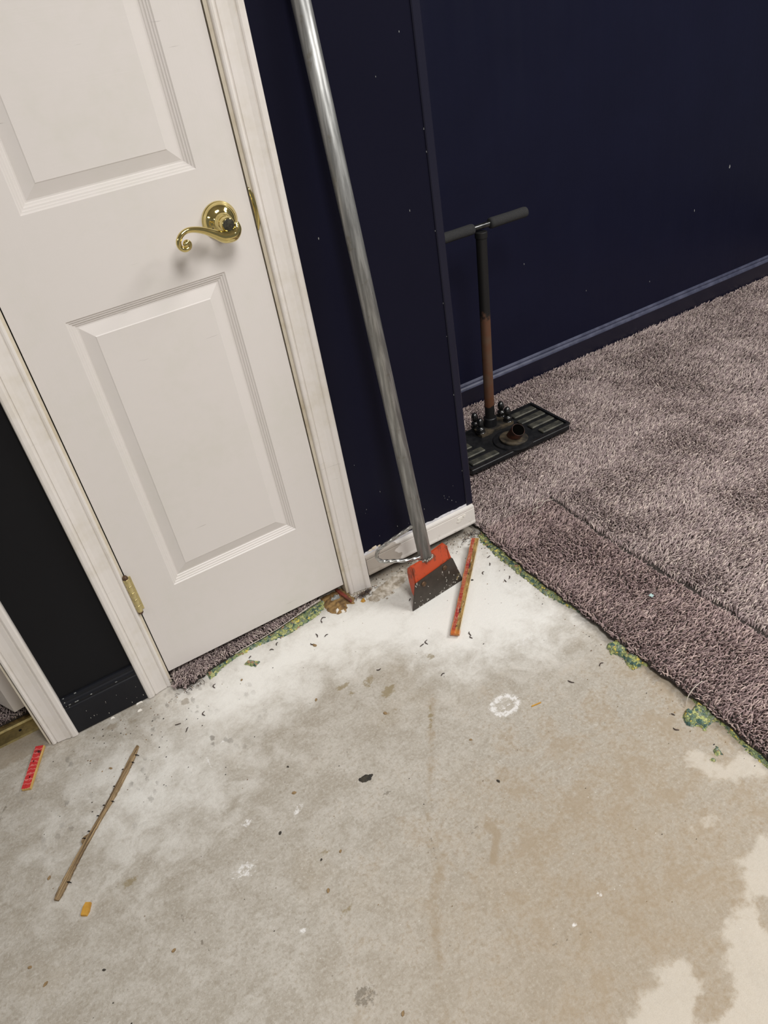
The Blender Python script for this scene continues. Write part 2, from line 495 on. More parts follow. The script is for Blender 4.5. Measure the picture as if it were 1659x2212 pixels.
# ------------------------------------------------------------------ helpers: meshes
class MB:
    def __init__(self):
        self.v, self.f, self.mi = [], [], []

    def add(self, verts, faces, mi=0):
        o = len(self.v)
        self.v += [tuple(p) for p in verts]
        self.f += [tuple(i + o for i in q) for q in faces]
        self.mi += [mi] * len(faces)
        return self

    def box(self, a, b, mi=0, bev=0.0):
        x0, y0, z0 = a
        x1, y1, z1 = b
        if bev <= 0:
            return self.add([(x0, y0, z0), (x1, y0, z0), (x1, y1, z0), (x0, y1, z0), (x0, y0, z1), (x1, y0, z1), (x1, y1, z1), (x0, y1, z1)],
                            [(0, 3, 2, 1), (4, 5, 6, 7), (0, 1, 5, 4), (1, 2, 6, 5), (2, 3, 7, 6), (3, 0, 4, 7)], mi)
        r = bev
        vs_ = []
        for z, k in ((z0, r), (z0 + r, 0), (z1 - r, 0), (z1, r)):
            for (px, py) in ((x0 + k + r * (k == 0), y0 + k), (x1 - k - r * (k == 0), y0 + k), (x1 - k, y0 + k + r * (k == 0)), (x1 - k, y1 - k - r * (k == 0)),
                             (x1 - k - r * (k == 0), y1 - k), (x0 + k + r * (k == 0), y1 - k), (x0 + k, y1 - k - r * (k == 0)), (x0 + k, y0 + k + r * (k == 0))):
                vs_.append((px, py, z))
        fs = [tuple(range(7, -1, -1)), tuple(range(24, 32))]
        for l in range(3):
            for i in range(8):
                j = (i + 1) % 8
                fs.append((l * 8 + i, l * 8 + j, l * 8 + 8 + j, l * 8 + 8 + i))
        return self.add(vs_, fs, mi)

    def tube(self, path, rad, n=12, mi=0, cap=True, twist=None, sec=None):
        path = [Vector(p) for p in path]
        if not hasattr(rad, '__len__'):
            rad = [rad] * len(path)
        T = []
        for i in range(len(path)):
            a = path[max(i - 1, 0)]
            b = path[min(i + 1, len(path) - 1)]
            T.append((b - a).normalized())
        up = Vector((0, 0, 1)) if abs(T[0].z) < 0.9 else Vector((0, 1, 0))
        u = T[0].cross(up).normalized()
        vs_, fs = [], []
        for i, p in enumerate(path):
            u = (u - T[i] * u.dot(T[i])).normalized()
            w = T[i].cross(u)
            for k in range(n):
                a = 2 * math.pi * k / n
                rr = rad[i]
                if sec:
                    rr *= sec(a, i)
                vs_.append(p + (u * math.cos(a) + w * math.sin(a)) * rr)
        for i in range(len(path) - 1):
            for k in range(n):
                j = (k + 1) % n
                fs.append((i * n + k, i * n + j, (i + 1) * n + j, (i + 1) * n + k))
        if cap:
            fs.append(tuple(range(n - 1, -1, -1)))
            L = (len(path) - 1) * n
            fs.append(tuple(range(L, L + n)))
        return self.add(vs_, fs, mi)

    def lathe(self, prof, org, axis, n=40, mi=0):
        """prof: (radius, distance along axis)"""
        org, ax = Vector(org), Vector(axis).normalized()
        up = Vector((0, 0, 1)) if abs(ax.z) < 0.9 else Vector((0, 1, 0))
        u = ax.cross(up).normalized()
        w = ax.cross(u)
        vs_, fs = [], []
        for r, d in prof:
            for k in range(n):
                a = 2 * math.pi * k / n
                vs_.append(org + ax * d + (u * math.cos(a) + w * math.sin(a)) * max(r, 1e-5))
        for i in range(len(prof) - 1):
            for k in range(n):
                j = (k + 1) % n
                fs.append((i * n + k, i * n + j, (i + 1) * n + j, (i + 1) * n + k))
        fs.append(tuple(range(n - 1, -1, -1)))
        L = (len(prof) - 1) * n
        fs.append(tuple(range(L, L + n)))
        return self.add(vs_, fs, mi)

    def prism(self, poly, f0, f1, mi=0):
        """poly: list of 2D points, f0/f1 map a 2D point to 3D"""
        n = len(poly)
        vs_ = [f0(p) for p in poly] + [f1(p) for p in poly]
        fs = [tuple(range(n - 1, -1, -1)), tuple(range(n, 2 * n))]
        for i in range(n):
            j = (i + 1) % n
            fs.append((i, j, n + j, n + i))
        return self.add(vs_, fs, mi)

    def build(self, name, mats, parent=None, smooth=False, loc=None, rot=None):
        me = bpy.data.meshes.new(name)
        me.from_pydata([tuple(p) for p in self.v], [], self.f)
        if not isinstance(mats, (list, tuple)):
            mats = [mats]
        for mm in mats:
            me.materials.append(mm)
        if len(mats) > 1:
            me.polygons.foreach_set('material_index', self.mi)
        fix_normals(me)
        if smooth:
            me.polygons.foreach_set('use_smooth', [True] * len(me.polygons))
            if smooth != 'all':
                me.set_sharp_from_angle(angle=math.radians(38))
        return link(name, me, parent, loc, rot)


def fix_normals(me):
    import bmesh
    bm = bmesh.new()
    bm.from_mesh(me)
    bmesh.ops.recalc_face_normals(bm, faces=bm.faces)
    bm.to_mesh(me)
    bm.free()


def link(name, me, parent=None, loc=None, rot=None):
    o = bpy.data.objects.new(name, me)
    C.objects.link(o)
    if parent is not None:
        o.parent = parent
    if loc is not None:
        o.location = loc
    if rot is not None:
        o.rotation_euler = rot
    return o


def empty(name, loc=(0, 0, 0), rot=None, parent=None):
    o = link(name, None, parent, loc, rot)
    o.empty_display_size = 0.05
    return o


def tag(o, label=None, cat=None, group=None, kind=None):
    if label:
        o['label'] = label
    if cat:
        o['category'] = cat
    if group:
        o['group'] = group
    if kind:
        o['kind'] = kind
    return o


def struct(o):
    o['kind'] = 'structure'
    return o


def catmull(pts, rad, sub=8):
    P = [Vector(p) for p in pts]
    P = [P[0] * 2 - P[1]] + P + [P[-1] * 2 - P[-2]]
    rad = list(rad)
    rr = [rad[0]] + rad + [rad[-1]]
    out, ro = [], []
    for i in range(1, len(P) - 2):
        for s in range(sub):
            t_ = s / sub
            a, b, c, d_ = P[i - 1], P[i], P[i + 1], P[i + 2]
            out.append(0.5 * ((2 * b) + (c - a) * t_ + (2 * a - 5 * b + 4 * c - d_) * t_ ** 2 + (3 * b - a - 3 * c + d_) * t_ ** 3))
            ro.append(rr[i] + (rr[i + 1] - rr[i]) * t_)
    out.append(P[-2])
    ro.append(rr[-2])
    return out, ro


# ================================================================== STRUCTURE
# ---- floor grid with stain masks
xs = np.concatenate([np.linspace(-3.0, -0.62, 10), np.arange(-0.6, 1.0, 0.0055), np.linspace(1.02, 4.0, 24)])
ys = np.concatenate([np.linspace(-4.2, -1.24, 10), np.arange(-1.22, 0.10, 0.0055), np.linspace(0.115, 0.7, 8)])
X, Y = np.meshgrid(xs, ys)
nx, ny = len(xs), len(ys)
co = np.stack([X.ravel(), Y.ravel(), np.zeros(X.size)], 1)
idx = np.arange(nx * ny).reshape(ny, nx)
q = np.stack([idx[:-1, :-1], idx[:-1, 1:], idx[1:, 1:], idx[1:, :-1]], -1).reshape(-1, 4)


def grid_mesh(name, co, q):
    me = bpy.data.meshes.new(name)
    me.vertices.add(len(co))
    me.vertices.foreach_set('co', np.ascontiguousarray(co, dtype=np.float32).ravel())
    k = q.shape[1]
    me.loops.add(q.size)
    me.loops.foreach_set('vertex_index', np.ascontiguousarray(q, dtype=np.int32).ravel())
    me.polygons.add(len(q))
    me.polygons.foreach_set('loop_start', np.arange(0, q.size, k, dtype=np.int32))
    me.update(calc_edges=True)
    return me


def pattr(me, name, rgba):
    a = me.attributes.new(name, 'FLOAT_COLOR', 'POINT')
    a.data.foreach_set('color', np.ascontiguousarray(rgba, dtype=np.float32).ravel())


me = grid_mesh('floor', co, q)
fx, fy = co[:, 0], co[:, 1]


def soft(sd, w):
    return np.clip(0.5 - sd / w, 0, 1)


def blob(cx, cy, rx, ry, ang=0, soft_=1.0):
    c, s = math.cos(ang), math.sin(ang)
    dx, dy = fx - cx, fy - cy
    d = np.hypot((dx * c + dy * s) / rx, (-dx * s + dy * c) / ry)
    return np.clip((1.6 - d) / 1.2, 0, 1) * soft_


powder = [(0.50, -0.0), (0.56, -0.10), (0.70, -0.05), (0.82, -0.01), (0.845, -0.242), (0.80, -0.40), (0.735, -0.41), (0.641, -0.38), (0.56, -0.35),
          (0.457, -0.225), (0.312, -0.165), (0.19, -0.19), (0.045, -0.20), (-0.02, -0.11), (-0.012, -0.055), (0.092, -0.045), (0.243, -0.03), (0.374, -0.03)]
pw = np.clip(0.66 - poly_sd(fx, fy, powder) / 0.24, 0, 1.15)
pw = np.maximum(pw, 0.66 * np.clip(1.1 - np.hypot((fx + 0.12) / 0.34, (fy + 0.25) / 0.26), 0, 1))
pw *= 1 - 0.75 * np.clip(1.2 - np.hypot((fx - 0.36) / 0.13, (fy + 0.30) / 0.05), 0, 1)
whiteA = [(0.759, -0.779), (0.719, -0.879), (0.752, -0.894), (0.821, -0.933), (0.93, -0.96), (0.90, -0.86), (0.80, -0.85)]
whiteB = [(0.632, -0.902), (0.711, -0.911), (0.703, -0.936), (0.632, -0.926)]
whiteC = [(0.80, -1.007), (0.724, -0.993), (0.693, -1.001), (0.66, -0.992), (0.654, -1.012), (0.601, -1.055), (0.546, -1.06), (0.545, -1.086), (0.507, -1.109), (0.476, -1.08),
          (0.48, -1.062), (0.448, -1.036), (0.43, -1.037), (0.424, -1.056), (0.371, -1.056), (0.342, -1.068), (0.307, -1.105), (0.40, -1.30), (1.0, -1.30), (1.0, -1.1)]
pt = np.zeros_like(fx)
for pl, k in ((whiteA, .72), (whiteB, .72), (whiteC, .95)):
    pt = np.maximum(pt, k * soft(poly_sd(fx, fy, pl), 0.05))
pt *= 1 - 0.8 * np.maximum(blob(0.47, -1.12, 0.04, 0.02), blob(0.64, -1.09, 0.03, 0.03))
streak = [(0.458, -0.402), (0.391, -0.499), (0.331, -0.585), (0.291, -0.639)]
streak2 = [(0.27, -0.69), (0.256, -0.732), (0.228, -0.761), (0.198, -0.805), (0.17, -0.854), (0.132, -0.93)]
tan = np.clip(1.1 - line_d(fx, fy, streak) / 0.018, 0, 1) * 0.60
tan = np.maximum(tan, np.clip(1.1 - line_d(fx, fy, streak2) / 0.028, 0, 1) * 0.62)
tan = np.maximum(tan, np.clip(1.1 - line_d(fx, fy, [(0.27, -0.70), (0.30, -0.80), (0.29, -0.9), (0.26, -1.0)]) / 0.02, 0, 1) * 0.6)
rect = [(0.372, -0.712), (0.378, -0.735), (0.358, -0.752), (0.340, -0.772)]
tan = np.maximum(tan, np.clip(1.1 - line_d(fx, fy, rect) / 0.013, 0, 1) * 1.15)
tan = np.maximum(tan, 0.58 * np.clip((fx + 0.10 - (fy + 0.55) * 0.2) * 1.6, 0, 1) * np.clip((-fy - 0.40) * 4, 0, 1))
tan = np.maximum(tan, 0.55 * blob(0.58, -0.46, 0.07, 0.03, 0.3))
tan = np.maximum(tan, 0.5 * blob(0.22, -0.62, 0.07, 0.03, 0.5))
tan = np.maximum(tan, 0.5 * blob(0.44, -0.60, 0.06, 0.03, 0.5))
a4 = np.stack([pw, pt, tan, np.ones_like(fx)], 1)
pattr(me, 'stain_a', a4)
warm = np.clip(0.8 * np.clip(1.3 - np.hypot((fx - 0.42) / 0.5, (fy + 1.05) / 0.35), 0, 1) + 0.5 * blob(0.0, -0.045, 0.05, 0.04), 0, 1)
wallx = ((fx > 0.47) & (fx < 0.87)) | (fx < 0.0)
grime = np.where(fx > 0.45, np.clip(1.0 - (0.02 - fy) / 0.085, 0, 1), np.clip(0.8 - (0.01 - fy) / 0.06, 0, 1) * (fx < 0.01)) * (fy < 0.09)
grime = np.maximum(grime, 0.9 * blob(-0.155, -0.04, 0.018, 0.012) + 0.8 * blob(-0.115, -0.055, 0.012, 0.01) + 0.9 * blob(0.005, -0.075, 0.012, 0.012))
grime = np.maximum(grime, np.where(fy > 0.0, 0.7, 0) * (fx < -0.28))
fleck = np.clip(1.25 - np.hypot((fx + 0.12) / 0.26, (fy + 0.16) / 0.16), 0, 1) * 1.3
pattr(me, 'stain_b', np.stack([warm, grime, np.clip(fleck, 0, 1), np.ones_like(fx)], 1))
ol = np.maximum.reduce([0.9 * blob(0.311, -0.262, 0.018, 0.009), 0.85 * blob(0.363, -0.285, 0.02, 0.012, 0.9), 0.9 * blob(0.325, -0.291, 0.013, 0.008),
                        1.0 * blob(0.390, -0.335, 0.022, 0.012, 0.4), 0.7 * blob(0.512, -0.307, 0.016, 0.014), 0.8 * blob(0.09, -0.70, 0.012, 0.008),
                        0.55 * blob(0.34, -0.40, 0.04, 0.012, 0.4), 0.75 * blob(-0.22, -0.425, 0.022, 0.012, -0.2), 0.7 * blob(0.105, -0.585, 0.014, 0.008)])
ol = np.maximum(ol, 0.8 * np.clip(1.1 - line_d(fx, fy, [(0.440, -0.42), (0.405, -0.475)]) / 0.007, 0, 1))
dk = np.maximum.reduce([0.75 * blob(-0.02, -0.90, 0.02, 0.014), 0.8 * blob(0.05, -0.83, 0.022, 0.018), 0.7 * blob(0.255, -0.545, 0.012, 0.012),
                        0.8 * np.clip(1.1 - line_d(fx, fy, [(0.322, -0.72), (0.321, -0.745), (0.335, -0.762)]) / 0.0035, 0, 1),
                        0.75 * np.clip(1.1 - line_d(fx, fy, [(0.36, -0.70), (0.335, -0.712)]) / 0.005, 0, 1),
                        0.72 * np.clip(1.1 - line_d(fx, fy, [(0.291, -0.639), (0.27, -0.69), (0.256, -0.732)]) / 0.0028, 0, 1),
                        0.8 * np.clip(1.1 - line_d(fx, fy, [(-0.16, -0.53), (-0.14, -0.60), (-0.13, -0.64)]) / 0.004, 0, 1),
                        0.7 * np.clip(1.1 - line_d(fx, fy, [(0.66, -0.60), (0.63, -0.66)]) / 0.003, 0, 1),
                        0.65 * np.clip(1.1 - line_d(fx, fy, [(-0.39, -0.10), (-0.43, -0.16)]) / 0.006, 0, 1),
                        0.75 * np.clip(1.1 - line_d(fx, fy, [(0.32, -0.93), (0.40, -0.95)]) / 0.003, 0, 1)])
rr = np.hypot((fx - 0.561) / 0.030, (fy + 0.517) / 0.024)
ch = np.maximum.reduce([0.95 * np.clip(1.2 - abs(rr - 0.9) * 2.2, 0, 1), 0.62 * blob(0.561, -0.517, 0.022, 0.018), 0.75 * blob(0.70, -0.40, 0.035, 0.014, -0.2) * 0.8,
                        0.8 * np.clip(1.2 - line_d(fx, fy, [(-0.008, -0.248), (-0.004, -0.29)]) / 0.0045, 0, 1), 0.9 * blob(0.008, -0.445, 0.012, 0.009),
                        0.9 * blob(0.036, -0.235, 0.006, 0.005), 0.75 * blob(-0.03, -0.53, 0.03, 0.02), 0.9 * blob(0.012, -0.686, 0.008, 0.007),
                        0.8 * np.clip(1.2 - line_d(fx, fy, [(0.555, -0.712), (0.575, -0.705)]) / 0.003, 0, 1), 0.85 * blob(0.10, -0.48, 0.02, 0.008, 0.6),
                        0.8 * blob(0.447, -0.914, 0.010, 0.006), 0.85 * blob(0.381, -0.928, 0.005, 0.005)])
ring = np.hypot((fx - 0.018) / 0.012, (fy + 0.665) / 0.010)
dk = np.maximum(dk, 0.62 * np.clip(1.2 - abs(ring - 0.8) * 2.5, 0, 1))
pattr(me, 'stain_c', np.stack([ol, dk, ch, np.ones_like(fx)], 1))
me.materials.append(M['concrete'])
floor = struct(link('floor', me))

# ---- walls
WE = 0.857          # free end of the door wall
DA = 0.5613         # alcove wall plane
H = 2.44
b = MB()
b.box((-3.0, 0, 0), (-1.12, 0.115, H))
b.box((-1.12, 0, 2.06), (-0.2840, 0.115, H))
b.box((-0.0215, 0, 2.06), (0.4815, 0.115, H))
b.box((0.4815, 0, 0.03), (WE - 0.018, 0.115, H), 1)
b.box((WE - 0.018, 0.004, 0.03), (WE, 0.115, H), 1)
b.box((-0.2840, 0, 0), (-0.0215, 0.115, H))
wall_back = struct(b.build('wall_back', [M['black_wall'], M['navy_wall']]))
b = MB()
b.box((0.4815, 0.028, 0.0), (WE - 0.004, 0.115, 0.03))
b.build('sole_gap_shade', M['dark_void'], wall_back)  # solid near-black block, colour standing in for shade under the wall
b = MB()
b.box((-3.0, DA, 0), (4.0, DA + 0.1, H))
wall_alcove = struct(b.build('wall_alcove', M['navy_alcove']))
b = MB()
b.box((0.742, 0.1151, 0), (WE, DA - 0.0005, H))
struct(b.build('wall_return', M['navy_wall']))
b = MB()
b.box((-0.20, 0.1151, 0), (-0.13, DA - 0.0005, H))
struct(b.build('wall_closet', M['ceiling']))
b = MB()
b.box((-3.0, -4.2, H), (4.0, DA + 0.1, H + 0.05))
struct(b.build('ceiling', M['ceiling']))


def paint_chips(pts, wall, y, mat):
    """white chips where the dark paint has flaked off"""
    bb = MB()
    for (cx, cz, s) in pts:
        k = random.randint(4, 6)
        ph = random.random() * 6
        poly = [(cx + s * random.uniform(.5, 1) * 0.38 * math.cos(ph + 6.283 * i / k), cz + s * random.uniform(.5, 1) * 1.1 * math.sin(ph + 6.283 * i / k)) for i in range(k)]
        bb.prism(poly, lambda p: (p[0], y + 0.0003, p[1]), lambda p: (p[0], y - 0.0006, p[1]))
    o = bb.build('paint_chips', mat, wall)
    o['kind'] = 'stuff'


pts = [(0.5772, 0.8576, .0035), (0.8419, 0.9945, .004), (0.7848, 0.8549, .003), (0.81, 1.16, .002), (0.75, 1.10, .002)]
for i in range(9):
    pts.append((random.uniform(0.54, 0.83), 0.12 + 0.30 * random.random() ** 1.8, random.uniform(.0012, .0028)))
for i in range(9):
    pts.append((random.uniform(0.70, 0.835), 0.10 + 0.10 * random.random(), random.uniform(.0010, .0024)))
for i in range(7):
    pts.append((0.8385 + random.uniform(-.001, .001), random.uniform(0.15, 1.0), random.uniform(.0012, .003)))
paint_chips(pts, wall_back, 0.0, M['grey_fluff'])
paint_chips([(2.4245, 0.4944, .010), (2.2633, 0.3853, .005), (2.06, 0.19, .004), (1.76, 0.25, .003), (1.50, 0.42, .004)], wall_alcove, DA, M['grey_fluff'])

# corner guard on the free end of the wall
b = MB()
b.prism([(WE - 0.0175, 0.004), (WE - 0.0175, -0.0015), (WE - 0.0155, -0.0035), (WE + 0.0005, -0.0035), (WE + 0.003, -0.001), (WE + 0.003, 0.112), (WE, 0.112), (WE, 0.004)],
        lambda p: (p[0], p[1], 0.093), lambda p: (p[0], p[1], H))
struct(b.build('trim_4', M['navy_guard']))

# ---- door casings (moulded profile: distance from inner edge, depth)
PROF = [(0, 0), (0, .0065), (.0015, .0088), (.0045, .0098), (.0078, .0090), (.0092, .0072), (.0106, .0072), (.0118, .0092), (.020, .0098), (.030, .0112), (.0385, .0138),
        (.0398, .0122), (.0412, .0128), (.0425, .0152), (.0450, .0166), (.0525, .0168), (.0555, .0155), (.057, .0125), (.057, 0)]


def casing(name, x_in, sgn, z0=0.0, z1=2.05):
    bb = MB()
    bb.prism(PROF, lambda p: (x_in + sgn * p[0], -p[1], z0), lambda p: (x_in + sgn * p[0], -p[1], z1))
    return struct(bb.build(name, M['casing']))


casing('trim_1', 0.4690, 1, 0.002)
casing('trim_2', -0.0075, -1, 0.002)
casing('trim_3', -0.2820, 1, 0.002)
casing('trim_5', -1.1350, -1)
b = MB()
b.prism(PROF, lambda p: (-0.064, -p[1], 2.05 + p[0]), lambda p: (0.526, -p[1], 2.05 + p[0]))
struct(b.build('trim_6', M['casing']))
# jambs with stops
b = MB()
b.box((0.4625, 0.0, 0.004), (0.4812, 0.114, 2.06))
b.box((0.4515, 0.042, 0.004), (0.4625, 0.075, 2.05))
jamb = struct(b.build('trim_7', M['jamb']))
b = MB()
b.box((-0.0212, 0.0, 0.004), (-0.0022, 0.114, 2.06))
b.box((-0.0022, 0.042, 0.004), (0.0088, 0.075, 2.05))
struct(b.build('trim_8', M['jamb']))
b = MB()
b.box((-0.2880, 0.0, 0.0), (-0.2842, 0.114, 2.06))
struct(b.build('trim_9', M['jamb']))
b = MB()
b.box((-1.12, 0.0, 0.0), (-1.1100, 0.114, 2.06))
struct(b.build('trim_10', M['jamb']))
# strike plate lip on the latch jamb
b = MB()
n = 14
vs_, fs_ = [], []
for i in range(n + 1):
    a = i / n
    zz = 0.905 + 0.075 * a
    wd = 0.0095 * math.sin(math.pi * min(1, max(0, a * 0.94 + 0.03))) ** 0.75
    for k in range(5):
        s = k / 4
        vs_.append((0.4622 + wd * s, -0.0012 - 0.0040 * math.sin(s * math.pi * 0.6) * math.sin(math.pi * a), zz))
for i in range(n):
    for k in range(4):
        fs_.append((i * 5 + k, i * 5 + k + 1, (i + 1) * 5 + k + 1, (i + 1) * 5 + k))
b.add(vs_, fs_)
o = b.build('strike_plate', M['brass'], jamb, 'all')
md = o.modifiers.new('thick', 'SOLIDIFY')
md.thickness = 0.0012

# ---- baseboards
BP = [(0, 0), (.0125, 0), (.0125, .070), (.0115, .074), (.0095, .0755), (.0095, .079), (.0118, .081), (.0118, .085), (.0100, .0885), (.0070, .0905), (.0066, .096), (.0045, .100), (0, .1005)]


def baseboard(name, x0, x1, y, z0, mat, prof=BP, zs=1.0):
    bb = MB()
    bb.prism(prof, lambda p: (x0, y - p[0], z0 + p[1] * zs), lambda p: (x1, y - p[0], z0 + p[1] * zs))
    return struct(bb.build(name, mat))


bl = baseboard('baseboard_left', -0.2248, -0.0648, 0, 0.004, M['black_trim'])
pts = [(random.uniform(-.22, -.07), random.choice([.09, .098, .101, .02, .03, .05, .015]) + random.uniform(-.004, .004), random.uniform(.0006, .0018)) for _ in range(26)]
paint_chips([p for p in pts if p[1] < 0.07], bl, -0.0126, M['plaster'])
bb = MB()
for i in range(12):
    cx = -.222 + .15 * random.random() ** 1.7
    w_ = random.uniform(.0008, .0045)
    zz, yy = random.choice([(0.0945, -0.0085), (0.1035, -0.0050), (0.0790, -0.0100), (0.0870, -0.0121)])
    bb.box((cx, yy - .0008, zz), (cx + w_, yy + .001, zz + .0012))
o = bb.build('worn_edge', M['grey_fluff'], bl)
o['kind'] = 'stuff'
BA = [(0, 0), (.0135, 0), (.0135, .066)] + [(.0025 + .011 * math.cos(a), .0640 + .015 * math.sin(a)) for a in (0.25, 0.5, 0.75, 1.0, 1.25, 1.5)] + [(.0042, .0800), (.0062, .0808), (.0062, .0830), (.0040, .0870), (.0012, .0890), (0, .0890)]
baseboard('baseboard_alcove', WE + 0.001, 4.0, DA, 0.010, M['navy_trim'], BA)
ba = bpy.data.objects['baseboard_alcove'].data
ba.materials.append(M['bead_highlight'])
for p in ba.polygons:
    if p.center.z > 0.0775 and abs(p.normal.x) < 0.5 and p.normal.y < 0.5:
        p.material_index = 1  # painted highlight along the upper bead faces
# old white baseboard, lifted to the height of the missing carpet
BR = [(.0025, 0), (.0125, 0.001), (.0135, .006), (.0125, .012), (.0125, .0478), (.0095, .0486), (.0095, .0500), (.0122, .0508), (.0118, .0562), (.0025, .0578)]
br = baseboard('baseboard_right', 0.5275, WE - 0.0015, 0, 0.034, M['old_base'], BR)
# ragged strip of bare wallboard above it
top = [(0.5262, 0.0995)]
xx = 0.5262
while xx < WE - 0.006:
    xx += random.uniform(.004, .012)
    top.append((min(xx, WE - 0.004), 0.0975 + random.uniform(-.0022, .0022) + (0.004 if 0.545 < xx < 0.575 else 0)))
poly = [(0.5262, 0.080), (WE - 0.004, 0.080)] + top[::-1]
b = MB()
b.prism(poly, lambda p: (p[0], -0.0002, p[1]), lambda p: (p[0], -0.0016, p[1]))
b.build('bare_wallboard', M['bare_drywall'], br)
b = MB()
for (cx, cz, s) in [(0.560, 0.1015, .010), (0.548, 0.099, .006), (0.849, 0.094, .006), (0.575, 0.100, .005)]:
    poly = [(cx + s * random.uniform(.6, 1.1) * math.cos(6.283 * i / 7), cz + s * .45 * random.uniform(.6, 1.1) * math.sin(6.283 * i / 7)) for i in range(7)]
    b.prism(poly, lambda p: (p[0], -0.001, p[1]), lambda p: (p[0], -0.0028, p[1]))
o = b.build('torn_paper', M['torn_paper'], br)
o['kind'] = 'stuff'
b = MB()
for (cx, cz, s) in [(0.812, 0.072, .010), (0.806, 0.066, .008), (0.822, 0.074, .006)]:
    poly = [(cx + s * random.uniform(.6, 1.2) * math.cos(6.283 * i / 7), cz + s * .6 * random.uniform(.6, 1.2) * math.sin(6.283 * i / 7)) for i in range(7)]
    b.prism(poly, lambda p: (p[0], -0.0120, p[1]), lambda p: (p[0], -0.0140, p[1]))
o = b.build('paint_blister', M['plaster'], br)
o['kind'] = 'stuff'


# ---- door 1: narrow moulded panel door
DW, ZB, ZT = 0.4594, 0.036, 2.03
XA, XB = 0.0843, 0.3803
PAN = [(0.2519, 0.8522), (1.0304, 1.62), (1.72, 1.92)]
RINGS = [(0, 0), (.0022, .0022), (.0045, .0026), (.0062, .0046), (.0088, .0050), (.0106, .0074), (.0135, .0080), (.0150, .0095), (.0175, .0095), (.0385, .0028), (.0400, .0018)]
b = MB()
gx = [0, XA, XB, DW]
gz = [ZB] + [v for p in PAN for v in p] + [ZT]
for i in range(3):
    for j in range(len(gz) - 1):
        if i == 1 and j % 2 == 1:
            continue
        b.add([(gx[i], 0, gz[j]), (gx[i + 1], 0, gz[j]), (gx[i + 1], 0, gz[j + 1]), (gx[i], 0, gz[j + 1])], [(0, 1, 2, 3)], 0 if i == 1 else 1)
for (za, zb_) in PAN:
    loops = []
    for d, dep in RINGS:
        loops.append([(XA + d, dep, za + d), (XB - d, dep, za + d), (XB - d, dep, zb_ - d), (XA + d, dep, zb_ - d)])
    vs_ = [p for l in loops for p in l]
    fs_ = []
    for i in range(len(loops) - 1):
        for k in range(4):
            j = (k + 1) % 4
            fs_.append((i * 4 + k, i * 4 + j, i * 4 + 4 + j, i * 4 + 4 + k))
    L = (len(loops) - 1) * 4
    fs_.append((L, L + 1, L + 2, L + 3))
    b.add(vs_, fs_, 0)
# edges and back
T_ = 0.035
b.add([(0, 0, ZB), (DW, 0, ZB), (DW, T_, ZB), (0, T_, ZB), (0, 0, ZT), (DW, 0, ZT), (DW, T_, ZT), (0, T_, ZT)],
      [(0, 3, 2, 1), (4, 5, 6, 7), (1, 2, 6, 5), (2, 3, 7, 6), (3, 0, 4, 7)], 1)
import bmesh
me = bpy.data.meshes.new('door_1')
me.from_pydata(b.v, [], b.f)
me.materials.append(M['door_rail'])
me.materials.append(M['door_stile'])
me.polygons.foreach_set('material_index', b.mi)
bm = bmesh.new()
bm.from_mesh(me)
bmesh.ops.remove_doubles(bm, verts=bm.verts, dist=1e-5)
bmesh.ops.recalc_face_normals(bm, faces=bm.faces)
bm.to_mesh(me)
bm.free()
door = struct(link('door_1', me))

# lever handle
hx, hz = 0.3965, 0.940
handle = empty('door_handle', (hx, 0, hz), None, door)
handle['label'] = 'polished brass lever handle with a scrolled end'
b = MB()
b.lathe([(.0330, 0), (.0332, .0020), (.0322, .0040), (.0310, .0048), (.0308, .0060), (.0298, .0085), (.0275, .0118), (.0240, .0150), (.0200, .0176), (.0165, .0190),
         (.0158, .0205), (.0150, .0215), (.0146, .0230), (.0125, .0245), (.0118, .0275), (.0115, .0330), (.0125, .0345), (.0125, .0365), (.0110, .0380), (.0108, .042)],
        (0, 0, 0), (0, -1, 0), 48)
b.build('rosette', M['brass'], handle, 'all')
b = MB()
b.lathe([(.0108, .038), (.0122, .041), (.0130, .046), (.0128, .052), (.0118, .0565), (.0098, .0585)], (-0.0035, 0, 0.0025), (0, -1, 0), 32)
b.build('hub', M['brass'], handle, 'all')
b = MB()
b.lathe([(.0104, .0572), (.0101, .0588), (.0097, .0590), (.0002, .0588)], (-0.0035, 0, 0.0025), (0, -1, 0), 28)
b.build('hub_cap', M['hub_face'], handle, 'all')
b = MB()
b.lathe([(.0036, .009), (.0036, .0172), (.0030, .0176)], (-0.019, 0, -0.0075), (0, -1, 0), 20)
b.build('pin_hole', M['dark_hole'], handle, 'all')
lev = [(.012, -.050, .002), (.0105, -.052, -.009), (.0010, -.054, -.0165), (-.0150, -.055, -.0155), (-.0300, -.055, -.0065), (-.0460, -.055, .0035), (-.0620, -.055, .0100),
       (-.0760, -.055, .0120), (-.0880, -.056, .0080), (-.0955, -.056, -.0010), (-.0955, -.056, -.0105), (-.0890, -.057, -.0160), (-.0810, -.057, -.0145), (-.0785, -.057, -.0085), (-.0825, -.057, -.0045), (-.0865, -.057, -.0070)]
rad = [.0055, .0085, .0108, .0105, .0080, .0060, .0050, .0046, .0046, .0046, .0044, .0042, .0040, .0038, .0040, .0044]
P, Rr = catmull([Vector(p) for p in lev], rad, 8)
b = MB()
b.tube(P, Rr, 16)
b.build('lever', M['brass'], handle, 'all')
b = MB()
b.lathe([(.0001, .0525), (.0045, .054), (.0058, .0580), (.0050, .0615), (.0025, .0632), (.0001, .0636)], (-.0845, 0, -.0075), (0, -1, 0), 20)
b.build('scroll_button', M['brass'], handle, 'all')

